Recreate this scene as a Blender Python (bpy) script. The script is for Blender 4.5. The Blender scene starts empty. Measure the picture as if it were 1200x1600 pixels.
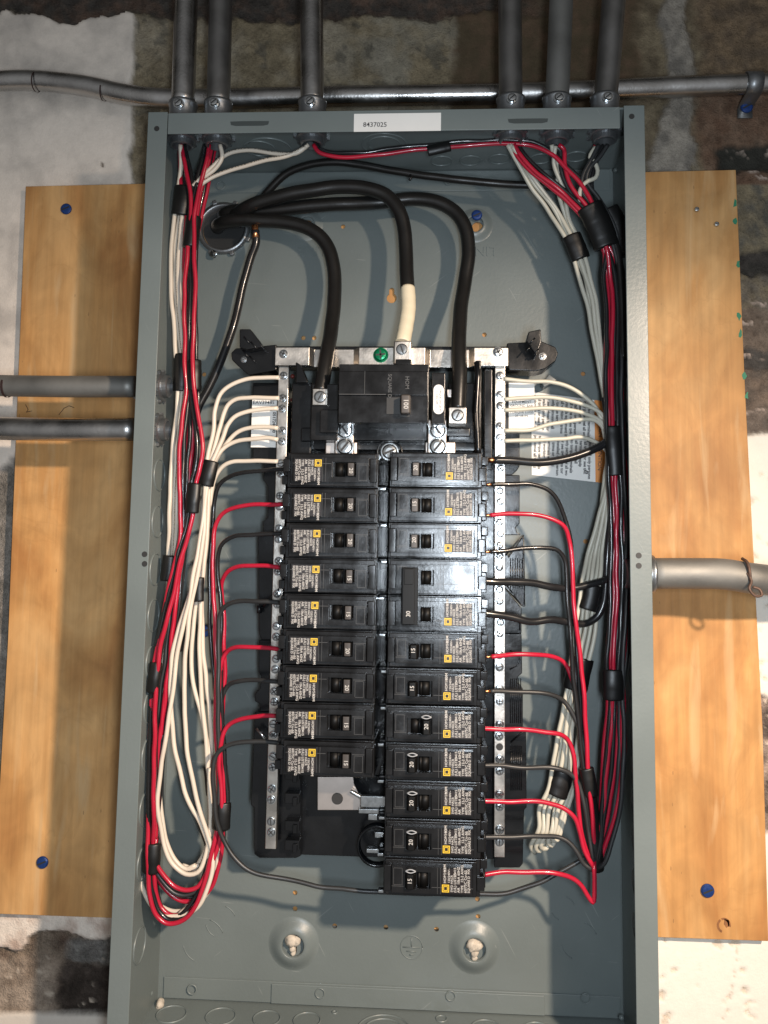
import bpy, bmesh, math, random
from mathutils import Vector, Matrix, noise
random.seed(7)
scene = bpy.context.scene
COL = scene.collection

# ------------------------------------------------------------------ camera
F, CX, CY, CZ = 1281.526, 0.03633, -0.56921, -0.30932
PIT, YAW, ROL = 0.0981293, 0.0540901, -0.0140912
PPX, PPY = 617.317, 710.776
BW, BH, BD = 0.3619, 0.67245, 0.1008        # enclosure width, height, depth in metres
R = Matrix.Rotation(YAW, 3, 'Z') @ Matrix.Rotation(PIT, 3, 'X') @ Matrix.Rotation(ROL, 3, 'Y')
CAM = Vector((CX, CY, CZ))
cam_d = bpy.data.cameras.new('camera'); cam = bpy.data.objects.new('camera', cam_d); COL.objects.link(cam)
rt, fw, up = R.col[0], R.col[1], R.col[2]
M = Matrix((( rt[0], up[0], -fw[0], CX), (rt[1], up[1], -fw[1], CY), (rt[2], up[2], -fw[2], CZ), (0, 0, 0, 1)))
cam.matrix_world = M
cam_d.sensor_fit = 'VERTICAL'; cam_d.sensor_height = 32.0; cam_d.lens = F / 1600 * 32.0
cam_d.shift_x = -(PPX - 600) / 1600; cam_d.shift_y = (PPY - 800) / 1600
cam_d.clip_start = 0.01; cam_d.clip_end = 50
scene.camera = cam

def at(px, py, Y):
    "the point of the plane y = Y seen at pixel (px, py) of the 1200 x 1600 photograph"
    d = R @ Vector(((px - PPX) / F, 1.0, -(py - PPY) / F))
    return CAM + d * ((Y - CY) / d.y)

# ------------------------------------------------------------------ light
world = bpy.data.worlds.new('World'); scene.world = world; world.use_nodes = True
wn = world.node_tree; bg = wn.nodes['Background']
# dim cellar light shaped brighter behind the camera, giving metal tubes bright centres, dark edges
wtc = wn.nodes.new('ShaderNodeTexCoord'); wsp = wn.nodes.new('ShaderNodeSeparateXYZ'); wn.links.new(wtc.outputs['Generated'], wsp.inputs[0])
wm = wn.nodes.new('ShaderNodeMath'); wm.operation = 'MULTIPLY_ADD'; wm.inputs[1].default_value = -.28; wn.links.new(wsp.outputs['Z'], wm.inputs[0])
wn2 = wn.nodes.new('ShaderNodeMath'); wn2.operation = 'MULTIPLY'; wn2.inputs[1].default_value = -1.0; wn.links.new(wsp.outputs['Y'], wn2.inputs[0]); wn.links.new(wn2.outputs[0], wm.inputs[2])
wr = wn.nodes.new('ShaderNodeValToRGB'); wn.links.new(wm.outputs[0], wr.inputs[0]); e = wr.color_ramp.elements
e[0].position = .10; e[0].color = (.10, .095, .085, 1); e[1].position = .95; e[1].color = (1.0, 1.0, 1.0, 1); k_ = e.new(.55); k_.color = (.34, .34, .34, 1)
wn.links.new(wr.outputs[0], bg.inputs[0]); bg.inputs[1].default_value = 0.31

def lamp(kind, name, loc, target, energy, color, **kw):
    d = bpy.data.lights.new(name, kind); d.energy = energy; d.color = color
    for k, v in kw.items(): setattr(d, k, v)
    o = bpy.data.objects.new(name, d); COL.objects.link(o); o.location = loc
    o.rotation_euler = (Vector(target) - Vector(loc)).to_track_quat('-Z', 'Y').to_euler()
    return o
zl = at(600, 330, BD).z
lamp('SPOT', 'work_lamp', (0.46, -0.70, zl), (-0.13, 0.10, -0.74), 60.0, (1.0, 0.80, 0.62), shadow_soft_size=0.019,
     spot_size=math.radians(84), spot_blend=0.95)
lamp('AREA', 'phone_light', (0.078, -0.60, -0.328), (0.078, 0.1, -0.334), 2.7, (0.80, 0.90, 1.0), shape='RECTANGLE', size=0.04, size_y=0.12)
vs = scene.view_settings
vs.view_transform = 'Standard'; vs.look = 'None'; vs.exposure = 0; vs.gamma = 1; vs.use_curve_mapping = False
scene.cycles.max_bounces = 6

# ------------------------------------------------------------------ materials
MATS = {}
def mat(name, col, rough=0.5, metal=0.0, spec=0.5, vary=0.0, vscale=60, bump=0.0, bscale=300, coat=0.0, stretch=None, rvary=0.0):
    m = bpy.data.materials.new(name); m.use_nodes = True; nt = m.node_tree; n = nt.nodes; L = nt.links
    b = n['Principled BSDF']
    b.inputs['Base Color'].default_value = (*col, 1); b.inputs['Roughness'].default_value = rough
    b.inputs['Metallic'].default_value = metal; b.inputs['Specular IOR Level'].default_value = spec
    b.inputs['Coat Weight'].default_value = coat
    tc = n.new('ShaderNodeTexCoord'); src = tc.outputs['Object']
    if stretch:
        mp = n.new('ShaderNodeMapping'); mp.inputs['Scale'].default_value = stretch; L.new(src, mp.inputs[0]); src = mp.outputs[0]
    if vary or rvary:
        t = n.new('ShaderNodeTexNoise'); t.inputs['Scale'].default_value = vscale; t.inputs['Detail'].default_value = 6; L.new(src, t.inputs['Vector'])
        if vary:
            r = n.new('ShaderNodeMapRange'); r.inputs['From Min'].default_value = .3; r.inputs['From Max'].default_value = .7
            r.inputs['To Min'].default_value = 1 - vary; r.inputs['To Max'].default_value = 1 + vary; L.new(t.outputs[0], r.inputs[0])
            x = n.new('ShaderNodeVectorMath'); x.operation = 'SCALE'; x.inputs[0].default_value = col; L.new(r.outputs[0], x.inputs['Scale'])
            L.new(x.outputs[0], b.inputs['Base Color'])
        if rvary:
            r2 = n.new('ShaderNodeMapRange'); r2.inputs['From Min'].default_value = .3; r2.inputs['From Max'].default_value = .7
            r2.inputs['To Min'].default_value = rough - rvary; r2.inputs['To Max'].default_value = rough + rvary
            L.new(t.outputs[0], r2.inputs[0]); L.new(r2.outputs[0], b.inputs['Roughness'])
    if bump:
        t2 = n.new('ShaderNodeTexNoise'); t2.inputs['Scale'].default_value = bscale; t2.inputs['Detail'].default_value = 5; L.new(src, t2.inputs['Vector'])
        bp = n.new('ShaderNodeBump'); bp.inputs['Strength'].default_value = bump; bp.inputs['Distance'].default_value = .001
        L.new(t2.outputs[0], bp.inputs['Height']); L.new(bp.outputs[0], b.inputs['Normal'])
    MATS[name] = m; return m
mat('enclosure_paint', (.146, .170, .167), .36, vary=.09, vscale=11, bump=.10, bscale=420, rvary=.07)
def scuff(name):
    "short pale scratches and a few dusty rubs in the paint"
    m = MATS[name]; nt = m.node_tree; n = nt.nodes; L = nt.links; b = n['Principled BSDF']; old = b.inputs['Base Color'].links[0].from_socket
    tc = n.new('ShaderNodeTexCoord'); acc = None
    for sc, rt_, th in (((1, 1, .045), .5, .765), ((1, 1, .05), -.9, .770), ((1, 1, .06), 1.5, .775)):
        mp = n.new('ShaderNodeMapping'); mp.inputs['Rotation'].default_value = (0, rt_, 0); L.new(tc.outputs['Object'], mp.inputs[0])
        m2 = n.new('ShaderNodeMapping'); m2.inputs['Scale'].default_value = sc; L.new(mp.outputs[0], m2.inputs[0])
        t = n.new('ShaderNodeTexNoise'); t.inputs['Scale'].default_value = 520; t.inputs['Detail'].default_value = 1; L.new(m2.outputs[0], t.inputs['Vector'])
        g = n.new('ShaderNodeMapRange'); g.inputs['From Min'].default_value = th; g.inputs['From Max'].default_value = th+.03; g.inputs['To Max'].default_value = .22; L.new(t.outputs[0], g.inputs[0])
        if acc is None: acc = g.outputs[0]
        else:
            a = n.new('ShaderNodeMath'); a.operation = 'MAXIMUM'; L.new(acc, a.inputs[0]); L.new(g.outputs[0], a.inputs[1]); acc = a.outputs[0]
    mx = n.new('ShaderNodeMix'); mx.data_type = 'RGBA'; L.new(acc, mx.inputs[0]); L.new(old, mx.inputs[6]); mx.inputs[7].default_value = (.42, .43, .41, 1); L.new(mx.outputs[2], b.inputs['Base Color'])
scuff('enclosure_paint')
mat('black_plastic', (.0065, .0065, .0070), .22, vary=.3, vscale=80, bump=.05, bscale=500, rvary=.08)
mat('base_plastic', (.0045, .005, .006), .24, vary=.2, vscale=50, bump=.08, bscale=300, rvary=.08)
mat('handle_plastic', (.0035, .0032, .003), .5, spec=.22)
mat('handle_top', (.055, .047, .042), .5)
mat('label_black', (.014, .010, .010), .45)
mat('print_white', (.50, .48, .45), .6)
mat('print_grey', (.07, .07, .07), .5)
mat('print_black', (.02, .02, .025), .6)
mat('logo_yellow', (.75, .50, .03), .5)
mat('sticker_white', (.78, .77, .74), .42, vary=.03, vscale=40)
mat('sticker_orange', (.72, .26, .05), .5)
mat('aluminium_bar', (.62, .58, .53), .34, metal=1, vary=.14, vscale=60, bump=.12, bscale=600, rvary=.1)
mat('zinc_screw', (.55, .57, .58), .24, metal=1, vary=.2, vscale=300)
mat('recess_shade', (.02, .02, .02), .6)  # near-black painted for the shade inside screw slots, holes and recesses
mat('green_screw', (.0, .17, .07), .28, metal=.5)
mat('blue_screw', (.012, .045, .19), .4, metal=.3, vary=.2, vscale=400)
mat('emt_steel', (.46, .45, .44), .30, metal=1, vary=.16, vscale=45, bump=.15, bscale=420, rvary=.12)
mat('emt_dull', (.235, .23, .215), .58, metal=.75, vary=.15, vscale=30, bump=.1, bscale=300, rvary=.1)
mat('emt_dark', (.27, .26, .25), .40, metal=.9, vary=.15, vscale=40, bump=.1, bscale=300, rvary=.1)
mat('cast_zinc', (.30, .31, .32), .4, metal=.9, vary=.15, vscale=90, bump=.2, bscale=300)
mat('rusty_steel', (.13, .08, .06), .6, metal=.5, vary=.3, vscale=200)
mat('marker_ink', (.03, .012, .01), .6)
mat('red_wire', (.43, .012, .036), .26, vary=.06, vscale=30, coat=.2)
mat('white_wire', (.66, .58, .48), .38, vary=.05, vscale=30)
mat('grey_white_wire', (.50, .48, .40), .38, vary=.05, vscale=30)
mat('black_wire', (.014, .014, .015), .24, vary=.2, vscale=60, coat=.2)
mat('dull_black_wire', (.026, .027, .028), .40, vary=.2, vscale=60)
mat('black_cable', (.010, .0095, .009), .33, vary=.2, vscale=60, bump=.06, bscale=300)
mat('vinyl_tape', (.006, .006, .006), .42, bump=.12, bscale=160)
mat('white_tape', (.68, .60, .44), .48, vary=.06, vscale=60, bump=.2, bscale=140)
mat('copper', (.72, .32, .14), .3, metal=1)
mat('plaster_crumb', (.52, .46, .38), .95, vary=.25, vscale=250, bump=.7, bscale=300)
mat('busbar_plate', (.56, .50, .46), .42, metal=1, vary=.12, vscale=80)
mat('red_sealant', (.10, .012, .008), .5)
mat('slot_shade', (.045, .055, .055), .5)
mat('green_paint', (.03, .22, .12), .6)
mat('knot_brown', (.24, .10, .035), .7, vary=.3, vscale=300)
mat('clear_grey', (.10, .12, .13), .3)
def print_wire_mat(name, base):
    "white insulation with a line of small dark print along the wire"
    m = mat(name, base, .38); nt = m.node_tree; n = nt.nodes; L = nt.links; b = n['Principled BSDF']
    uv = n.new('ShaderNodeUVMap'); sp = n.new('ShaderNodeSeparateXYZ'); L.new(uv.outputs[0], sp.inputs[0])
    w = n.new('ShaderNodeTexNoise'); w.inputs['Scale'].default_value = 1.0
    cb = n.new('ShaderNodeCombineXYZ'); ml = n.new('ShaderNodeMath'); ml.operation = 'MULTIPLY'; ml.inputs[1].default_value = 1100
    L.new(sp.outputs[1], ml.inputs[0]); L.new(ml.outputs[0], cb.inputs[1]); L.new(cb.outputs[0], w.inputs['Vector'])
    g = n.new('ShaderNodeMath'); g.operation = 'GREATER_THAN'; g.inputs[1].default_value = .5; L.new(w.outputs[0], g.inputs[0])
    a = n.new('ShaderNodeMath'); a.operation = 'COMPARE'; a.inputs[1].default_value = .62; a.inputs[2].default_value = .10; L.new(sp.outputs[0], a.inputs[0])
    c = n.new('ShaderNodeMath'); c.operation = 'MULTIPLY'; L.new(g.outputs[0], c.inputs[0]); L.new(a.outputs[0], c.inputs[1])
    mx = n.new('ShaderNodeMix'); mx.data_type = 'RGBA'; mx.inputs[6].default_value = (*base, 1); mx.inputs[7].default_value = (.08, .07, .06, 1)
    L.new(c.outputs[0], mx.inputs[0]); L.new(mx.outputs[2], b.inputs['Base Color'])
print_wire_mat('printed_white_wire', (.66, .58, .48))
print_wire_mat('printed_grey_wire', (.50, .48, .40))

def wood_mat():
    m = bpy.data.materials.new('plywood'); m.use_nodes = True; nt = m.node_tree; n = nt.nodes; L = nt.links; b = n['Principled BSDF']
    tc = n.new('ShaderNodeTexCoord')
    def nz(scale, st, det=6, dist=0.0):
        mp = n.new('ShaderNodeMapping'); mp.inputs['Scale'].default_value = st; L.new(tc.outputs['Object'], mp.inputs[0])
        t = n.new('ShaderNodeTexNoise'); t.inputs['Scale'].default_value = scale; t.inputs['Detail'].default_value = det
        t.inputs['Distortion'].default_value = dist; L.new(mp.outputs[0], t.inputs['Vector']); return t.outputs[0]
    big = nz(16, (1, 1, .38), 4, 1.2); fine = nz(260, (1, 1, .05), 6); cross = nz(60, (.6, 1, .5), 5, 1.0)
    r = n.new('ShaderNodeValToRGB'); e = r.color_ramp.elements
    e[0].position = .30; e[0].color = (.41, .185, .060, 1); e[1].position = .72; e[1].color = (.66, .385, .160, 1)
    k = e.new(.50); k.color = (.54, .280, .100, 1)
    L.new(big, r.inputs[0])
    def mul(a, fac, lo, hi):
        mr = n.new('ShaderNodeMapRange'); mr.inputs['From Min'].default_value = .3; mr.inputs['From Max'].default_value = .7
        mr.inputs['To Min'].default_value = lo; mr.inputs['To Max'].default_value = hi; L.new(fac, mr.inputs[0])
        v = n.new('ShaderNodeVectorMath'); v.operation = 'SCALE'; L.new(a, v.inputs[0]); L.new(mr.outputs[0], v.inputs['Scale']); return v.outputs[0]
    c = mul(r.outputs[0], fine, .90, 1.07); c = mul(c, cross, .86, 1.10); c = mul(c, nz(7, (1, 1, .8), 4, .4), .88, 1.10)
    pale = nz(34, (1, 1, .10), 5, 2.0)                               # pale long streaks of worn grain
    pr = n.new('ShaderNodeMapRange'); pr.inputs['From Min'].default_value = .56; pr.inputs['From Max'].default_value = .70; L.new(pale, pr.inputs[0])
    pm = n.new('ShaderNodeMath'); pm.operation = 'MULTIPLY'; pm.inputs[1].default_value = .5; L.new(pr.outputs[0], pm.inputs[0])
    px = n.new('ShaderNodeMix'); px.data_type = 'RGBA'; L.new(pm.outputs[0], px.inputs[0]); L.new(c, px.inputs[6]); px.inputs[7].default_value = (.66, .46, .25, 1); c = px.outputs[2]
    dk = nz(11, (1, 1, .5), 6, 3.0)                                   # brown figure lines
    dr = n.new('ShaderNodeMapRange'); dr.inputs['From Min'].default_value = .0; dr.inputs['From Max'].default_value = .018; dr.inputs['To Min'].default_value = .14; dr.inputs['To Max'].default_value = 0
    da = n.new('ShaderNodeMath'); da.operation = 'SUBTRACT'; da.inputs[1].default_value = .55; L.new(dk, da.inputs[0]); db = n.new('ShaderNodeMath'); db.operation = 'ABSOLUTE'; L.new(da.outputs[0], db.inputs[0]); L.new(db.outputs[0], dr.inputs[0])
    dx = n.new('ShaderNodeMix'); dx.data_type = 'RGBA'; L.new(dr.outputs[0], dx.inputs[0]); L.new(c, dx.inputs[6]); dx.inputs[7].default_value = (.34, .17, .06, 1); c = dx.outputs[2]
    # short dark pores
    v = n.new('ShaderNodeTexVoronoi'); mp = n.new('ShaderNodeMapping'); mp.inputs['Scale'].default_value = (1, 1, .25); L.new(tc.outputs['Object'], mp.inputs[0])
    v.inputs['Scale'].default_value = 170; L.new(mp.outputs[0], v.inputs['Vector'])
    lt = n.new('ShaderNodeMath'); lt.operation = 'LESS_THAN'; lt.inputs[1].default_value = .07; L.new(v.outputs['Distance'], lt.inputs[0])
    gate = nz(22, (1, 1, .6), 2); gg = n.new('ShaderNodeMath'); gg.operation = 'GREATER_THAN'; gg.inputs[1].default_value = .56; L.new(gate, gg.inputs[0])
    mm = n.new('ShaderNodeMath'); mm.operation = 'MULTIPLY'; L.new(lt.outputs[0], mm.inputs[0]); L.new(gg.outputs[0], mm.inputs[1])
    m2 = n.new('ShaderNodeMath'); m2.operation = 'MULTIPLY'; m2.inputs[1].default_value = .55; L.new(mm.outputs[0], m2.inputs[0])
    mx = n.new('ShaderNodeMix'); mx.data_type = 'RGBA'; L.new(m2.outputs[0], mx.inputs[0]); L.new(c, mx.inputs[6]); mx.inputs[7].default_value = (.20, .11, .05, 1)
    L.new(mx.outputs[2], b.inputs['Base Color']); b.inputs['Roughness'].default_value = .55; b.inputs['Specular IOR Level'].default_value = .3
    bp = n.new('ShaderNodeBump'); bp.inputs['Strength'].default_value = .35; bp.inputs['Distance'].default_value = .0006; L.new(fine, bp.inputs['Height']); L.new(bp.outputs[0], b.inputs['Normal'])
    MATS['plywood'] = m
wood_mat()

def wall_mat():
    m = bpy.data.materials.new('old_wall'); m.use_nodes = True; nt = m.node_tree; n = nt.nodes; L = nt.links; b = n['Principled BSDF']
    a = n.new('ShaderNodeVertexColor'); a.layer_name = 'wall_colour'
    tc = n.new('ShaderNodeTexCoord')
    t = n.new('ShaderNodeTexNoise'); t.inputs['Scale'].default_value = 90; t.inputs['Detail'].default_value = 10; t.inputs['Roughness'].default_value = .7; L.new(tc.outputs['Object'], t.inputs['Vector'])
    r = n.new('ShaderNodeMapRange'); r.inputs['From Min'].default_value = .3; r.inputs['From Max'].default_value = .7; r.inputs['To Min'].default_value = -1; r.inputs['To Max'].default_value = 1; L.new(t.outputs[0], r.inputs[0])
    # alpha channel = how rough and mottled the stone is there
    k = n.new('ShaderNodeMath'); k.operation = 'MULTIPLY'; L.new(r.outputs[0], k.inputs[0]); L.new(a.outputs['Alpha'], k.inputs[1])
    g = n.new('ShaderNodeTexNoise'); g.inputs['Scale'].default_value = 650; g.inputs['Detail'].default_value = 4; L.new(tc.outputs['Object'], g.inputs['Vector'])
    gr = n.new('ShaderNodeMapRange'); gr.inputs['From Min'].default_value = .3; gr.inputs['From Max'].default_value = .7; gr.inputs['To Min'].default_value = -.35; gr.inputs['To Max'].default_value = .35; L.new(g.outputs[0], gr.inputs[0])
    ga = n.new('ShaderNodeMath'); ga.operation = 'ADD'; L.new(r.outputs[0], ga.inputs[0]); L.new(gr.outputs[0], ga.inputs[1]); L.new(ga.outputs[0], k.inputs[0])
    k2 = n.new('ShaderNodeMath'); k2.operation = 'MULTIPLY_ADD'; k2.inputs[1].default_value = .5; k2.inputs[2].default_value = 1.0; L.new(k.outputs[0], k2.inputs[0])
    v = n.new('ShaderNodeVectorMath'); v.operation = 'SCALE'; L.new(a.outputs['Color'], v.inputs[0]); L.new(k2.outputs[0], v.inputs['Scale'])
    L.new(v.outputs[0], b.inputs['Base Color']); b.inputs['Roughness'].default_value = .85; b.inputs['Specular IOR Level'].default_value = .25
    bp = n.new('ShaderNodeBump'); bp.inputs['Strength'].default_value = .8; bp.inputs['Distance'].default_value = .0013; L.new(k.outputs[0], bp.inputs['Height']); L.new(bp.outputs[0], b.inputs['Normal'])
    MATS['old_wall'] = m
wall_mat()

# ------------------------------------------------------------------ mesh helpers
def link(name, bm, mats, parent=None, smooth=False, bevel=0.0, seg=2):
    me = bpy.data.meshes.new(name); bmesh.ops.recalc_face_normals(bm, faces=bm.faces); bm.to_mesh(me); bm.free()
    if not isinstance(mats, (list, tuple)): mats = [mats]
    for k in mats: me.materials.append(MATS[k])
    if smooth:
        for p in me.polygons: p.use_smooth = True
    o = bpy.data.objects.new(name, me); COL.objects.link(o)
    if parent: o.parent = parent
    if bevel:
        b = o.modifiers.new('bevel', 'BEVEL'); b.width = bevel; b.segments = seg; b.limit_method = 'ANGLE'; b.angle_limit = math.radians(38)
        for p in me.polygons: p.use_smooth = True
        w = o.modifiers.new('wn', 'WEIGHTED_NORMAL'); w.keep_sharp = True
    return o
def tag(o, label=None, cat=None, group=None, kind=None):
    if label: o['label'] = label
    if cat: o['category'] = cat
    if group: o['group'] = group
    if kind: o['kind'] = kind
    return o
def empty(name, loc, label, cat, group=None):
    o = bpy.data.objects.new(name, None); COL.objects.link(o); o.location = loc; o.empty_display_size = .01
    return tag(o, label, cat, group)
def bx(bm, x0, x1, y0, y1, z0, z1, mi=0):
    v = [bm.verts.new(p) for p in ((x0,y0,z0),(x1,y0,z0),(x1,y1,z0),(x0,y1,z0),(x0,y0,z1),(x1,y0,z1),(x1,y1,z1),(x0,y1,z1))]
    for f in ((0,1,2,3),(7,6,5,4),(0,4,5,1),(1,5,6,2),(2,6,7,3),(3,7,4,0)):
        fc = bm.faces.new([v[i] for i in f]); fc.material_index = mi
def pb(bm, x0, y0, x1, y1, Y0, Y1, mi=0, off=(0,0,0)):
    "box whose front face (plane Y0) spans pixels x0..x1, y0..y1"
    a = at(x0, (y0+y1)/2, Y0); b = at(x1, (y0+y1)/2, Y0); c = at((x0+x1)/2, y0, Y0); d = at((x0+x1)/2, y1, Y0)
    bx(bm, a.x-off[0], b.x-off[0], Y0-off[1], Y1-off[1], d.z-off[2], c.z-off[2], mi)
def prism(bm, pts, Y0, Y1, mi=0, off=(0,0,0)):
    "polygon given as (x, z) world points, from Y0 to Y1"
    a = [bm.verts.new((p[0]-off[0], Y0-off[1], p[1]-off[2])) for p in pts]; b = [bm.verts.new((p[0]-off[0], Y1-off[1], p[1]-off[2])) for p in pts]
    bm.faces.new(a).material_index = mi; bm.faces.new(b[::-1]).material_index = mi
    n = len(pts)
    for i in range(n):
        bm.faces.new((a[i], b[i], b[(i+1) % n], a[(i+1) % n])).material_index = mi
def pprism(bm, px, Y0, Y1, mi=0):
    pts = []
    for x, y in px:
        p = at(x, y, Y0); pts.append((p.x, p.z))
    prism(bm, pts, Y0, Y1, mi)
def frame_of(d):
    d = d.normalized(); u = Vector((0,0,1)) if abs(d.z) < .9 else Vector((1,0,0))
    a = d.cross(u).normalized(); return a, d.cross(a).normalized()
def lathe(bm, o, axis, prof, seg=24, mi=0, cap=True):
    "surface of revolution about axis from o; prof = [(distance along, radius)]"
    axis = Vector(axis).normalized(); a, b = frame_of(axis); rings = []
    for h, r in prof:
        rings.append([bm.verts.new(Vector(o) + axis*h + (a*math.cos(2*math.pi*i/seg) + b*math.sin(2*math.pi*i/seg))*r) for i in range(seg)])
    for k in range(len(rings)-1):
        for i in range(seg):
            bm.faces.new((rings[k][i], rings[k][(i+1) % seg], rings[k+1][(i+1) % seg], rings[k+1][i])).material_index = mi
    if cap:
        bm.faces.new(rings[0][::-1]).material_index = mi; bm.faces.new(rings[-1]).material_index = mi
def ring(bm, o, axis, r0, r1, h, seg=40, mi=0):
    lathe(bm, o, axis, [(0, r0), (h, r0+.12*(r1-r0)), (h, r1-.12*(r1-r0)), (0, r1)], seg, mi, cap=False)
def catmull(pts, step=.0022):
    P = [Vector(p) for p in pts]; P = [P[0]*2-P[1]] + P + [P[-1]*2-P[-2]]; out = []
    for i in range(1, len(P)-2):
        p0, p1, p2, p3 = P[i-1:i+3]; n = max(2, int((p2-p1).length/step))
        d1 = max((p1-p0).length, 1e-6)**.5; d2 = max((p2-p1).length, 1e-6)**.5; d3 = max((p3-p2).length, 1e-6)**.5
        t0, t1 = 0, d1; t2 = t1+d2; t3 = t2+d3
        for k in range(n):
            t = t1 + (t2-t1)*k/n
            A1 = p0*((t1-t)/(t1-t0)) + p1*((t-t0)/(t1-t0)); A2 = p1*((t2-t)/(t2-t1)) + p2*((t-t1)/(t2-t1)); A3 = p2*((t3-t)/(t3-t2)) + p3*((t-t2)/(t3-t2))
            B1 = A1*((t2-t)/(t2-t0)) + A2*((t-t0)/(t2-t0)); B2 = A2*((t3-t)/(t3-t1)) + A3*((t-t1)/(t3-t1))
            out.append(B1*((t2-t)/(t2-t1)) + B2*((t-t1)/(t2-t1)))
    out.append(P[-2]); return out
def tube(bm, pts, r, seg=10, mi=0, flat=1.0, rfun=None, cap=True):
    "sweep; flat squashes the section along y; uv: u round the section, v metres along"
    uvl = bm.loops.layers.uv.verify(); rings = []; L = 0; d = (pts[1]-pts[0]).normalized(); a, b = frame_of(d); lens = []
    for i, p in enumerate(pts):
        t = (pts[min(i+1, len(pts)-1)] - pts[max(i-1, 0)])
        if t.length > 1e-9:
            t.normalize(); a = (a - t*a.dot(t)).normalized(); b = t.cross(a)
        if i: L += (p-pts[i-1]).length
        lens.append(L); rr = r if rfun is None else rfun(i/(len(pts)-1), i)
        ring_ = []
        for k in range(seg):
            o = (a*math.cos(2*math.pi*k/seg) + b*math.sin(2*math.pi*k/seg))*rr
            o.y *= flat; ring_.append(bm.verts.new(p+o))
        rings.append(ring_)
    for i in range(len(rings)-1):
        for k in range(seg):
            f = bm.faces.new((rings[i][k], rings[i][(k+1) % seg], rings[i+1][(k+1) % seg], rings[i+1][k])); f.material_index = mi; f.smooth = True
            for lp, (u, v) in zip(f.loops, ((k/seg, lens[i]), ((k+1)/seg, lens[i]), ((k+1)/seg, lens[i+1]), (k/seg, lens[i+1]))): lp[uvl].uv = (u, v)
    if cap:
        bm.faces.new(rings[0][::-1]).material_index = mi; bm.faces.new(rings[-1]).material_index = mi
def text_bm(bm, s, size, M4, mi=0, align='CENTER', extrude=0.0):
    cu = bpy.data.curves.new('t', 'FONT'); cu.body = s; cu.size = size; cu.align_x = align; cu.align_y = 'CENTER'; cu.resolution_u = 2; cu.extrude = extrude; cu.offset = size*(.030 if size == .0034 else .012 if size < .003 else .006)
    o = bpy.data.objects.new('t', cu); me = bpy.data.meshes.new_from_object(o)
    me.transform(M4); n0 = len(bm.faces); bm.from_mesh(me); bm.faces.ensure_lookup_table()
    for f in bm.faces[n0:]: f.material_index = mi
    bpy.data.objects.remove(o); bpy.data.curves.remove(cu); bpy.data.meshes.remove(me)
def facing(x, y, z, rot=0.0):
    "text frame facing the camera side (-Y), turned by rot degrees counter-clockwise in the picture"
    return Matrix.Translation((x, y, z)) @ Matrix.Rotation(math.radians(90), 4, 'X') @ Matrix.Rotation(math.radians(rot), 4, 'Z')
def screw(bm, p, axis, r, h, slot=0.0, mi=0, ms=1, phillips=False, washer=True):
    "pan head along axis with a dark slot"
    p = Vector(p); ax = Vector(axis).normalized()
    if washer: lathe(bm, p, ax, [(0, r*1.16), (h*.12, r*1.16), (h*.14, r*.9)], 18, mi)
    lathe(bm, p+ax*h*.1, ax, [(0, r*.98), (h*.45, r*.98), (h*.8, r*.8), (h*.9, r*.5)], 18, mi)
    a, b = frame_of(ax); 
    for k in range(2 if phillips else 1):
        s = a*math.cos(slot+k*math.pi/2) + b*math.sin(slot+k*math.pi/2); t = ax.cross(s)
        w = r*.13; l = r*.72; q = p+ax*h*1.03
        vs_ = [bm.verts.new(q+s*i*l+t*j*w) for i, j in ((-1,-1),(1,-1),(1,1),(-1,1))]
        f = bm.faces.new(vs_); f.material_index = ms
        vs2 = [bm.verts.new(v.co-ax*h*.12) for v in vs_]
        for i in range(4): bm.faces.new((vs_[i], vs_[(i+1) % 4], vs2[(i+1) % 4], vs2[i])).material_index = ms

# ------------------------------------------------------------------ the setting: old basement wall
def n3(x, y, s, o=0.0): return noise.noise(Vector((x*s+o, y*s-o, o*.37)))
def fb(x, y, s, o=0.0): return n3(x, y, s, o) + .5*n3(x, y, s*2.1, o+5) + .25*n3(x, y, s*4.3, o+9) + .14*n3(x, y, s*9, o+13)
def mixc(a, b, t): t = max(0, min(1, t)); return tuple(a[i]*(1-t)+b[i]*t for i in range(3))
CREAM = (.80, .71, .62); CREAM_R = (.78, .74, .66)
OLIVE = (.235, .190, .122); GREY = (.33, .285, .215); DARK = (.060, .052, .045); BROWN = (.115, .075, .055); TAN = (.21, .165, .125)
PINK = (.45, .36, .30)
def ss(e0, e1, v):
    t = max(0, min(1, (v-e0)/(e1-e0))); return t*t*(3-2*t)
def blend(st, c, m, r, t): return (mixc(st[0], c, t), st[1]*(1-t)+m*t, st[2]*(1-t)+r*t)
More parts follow.
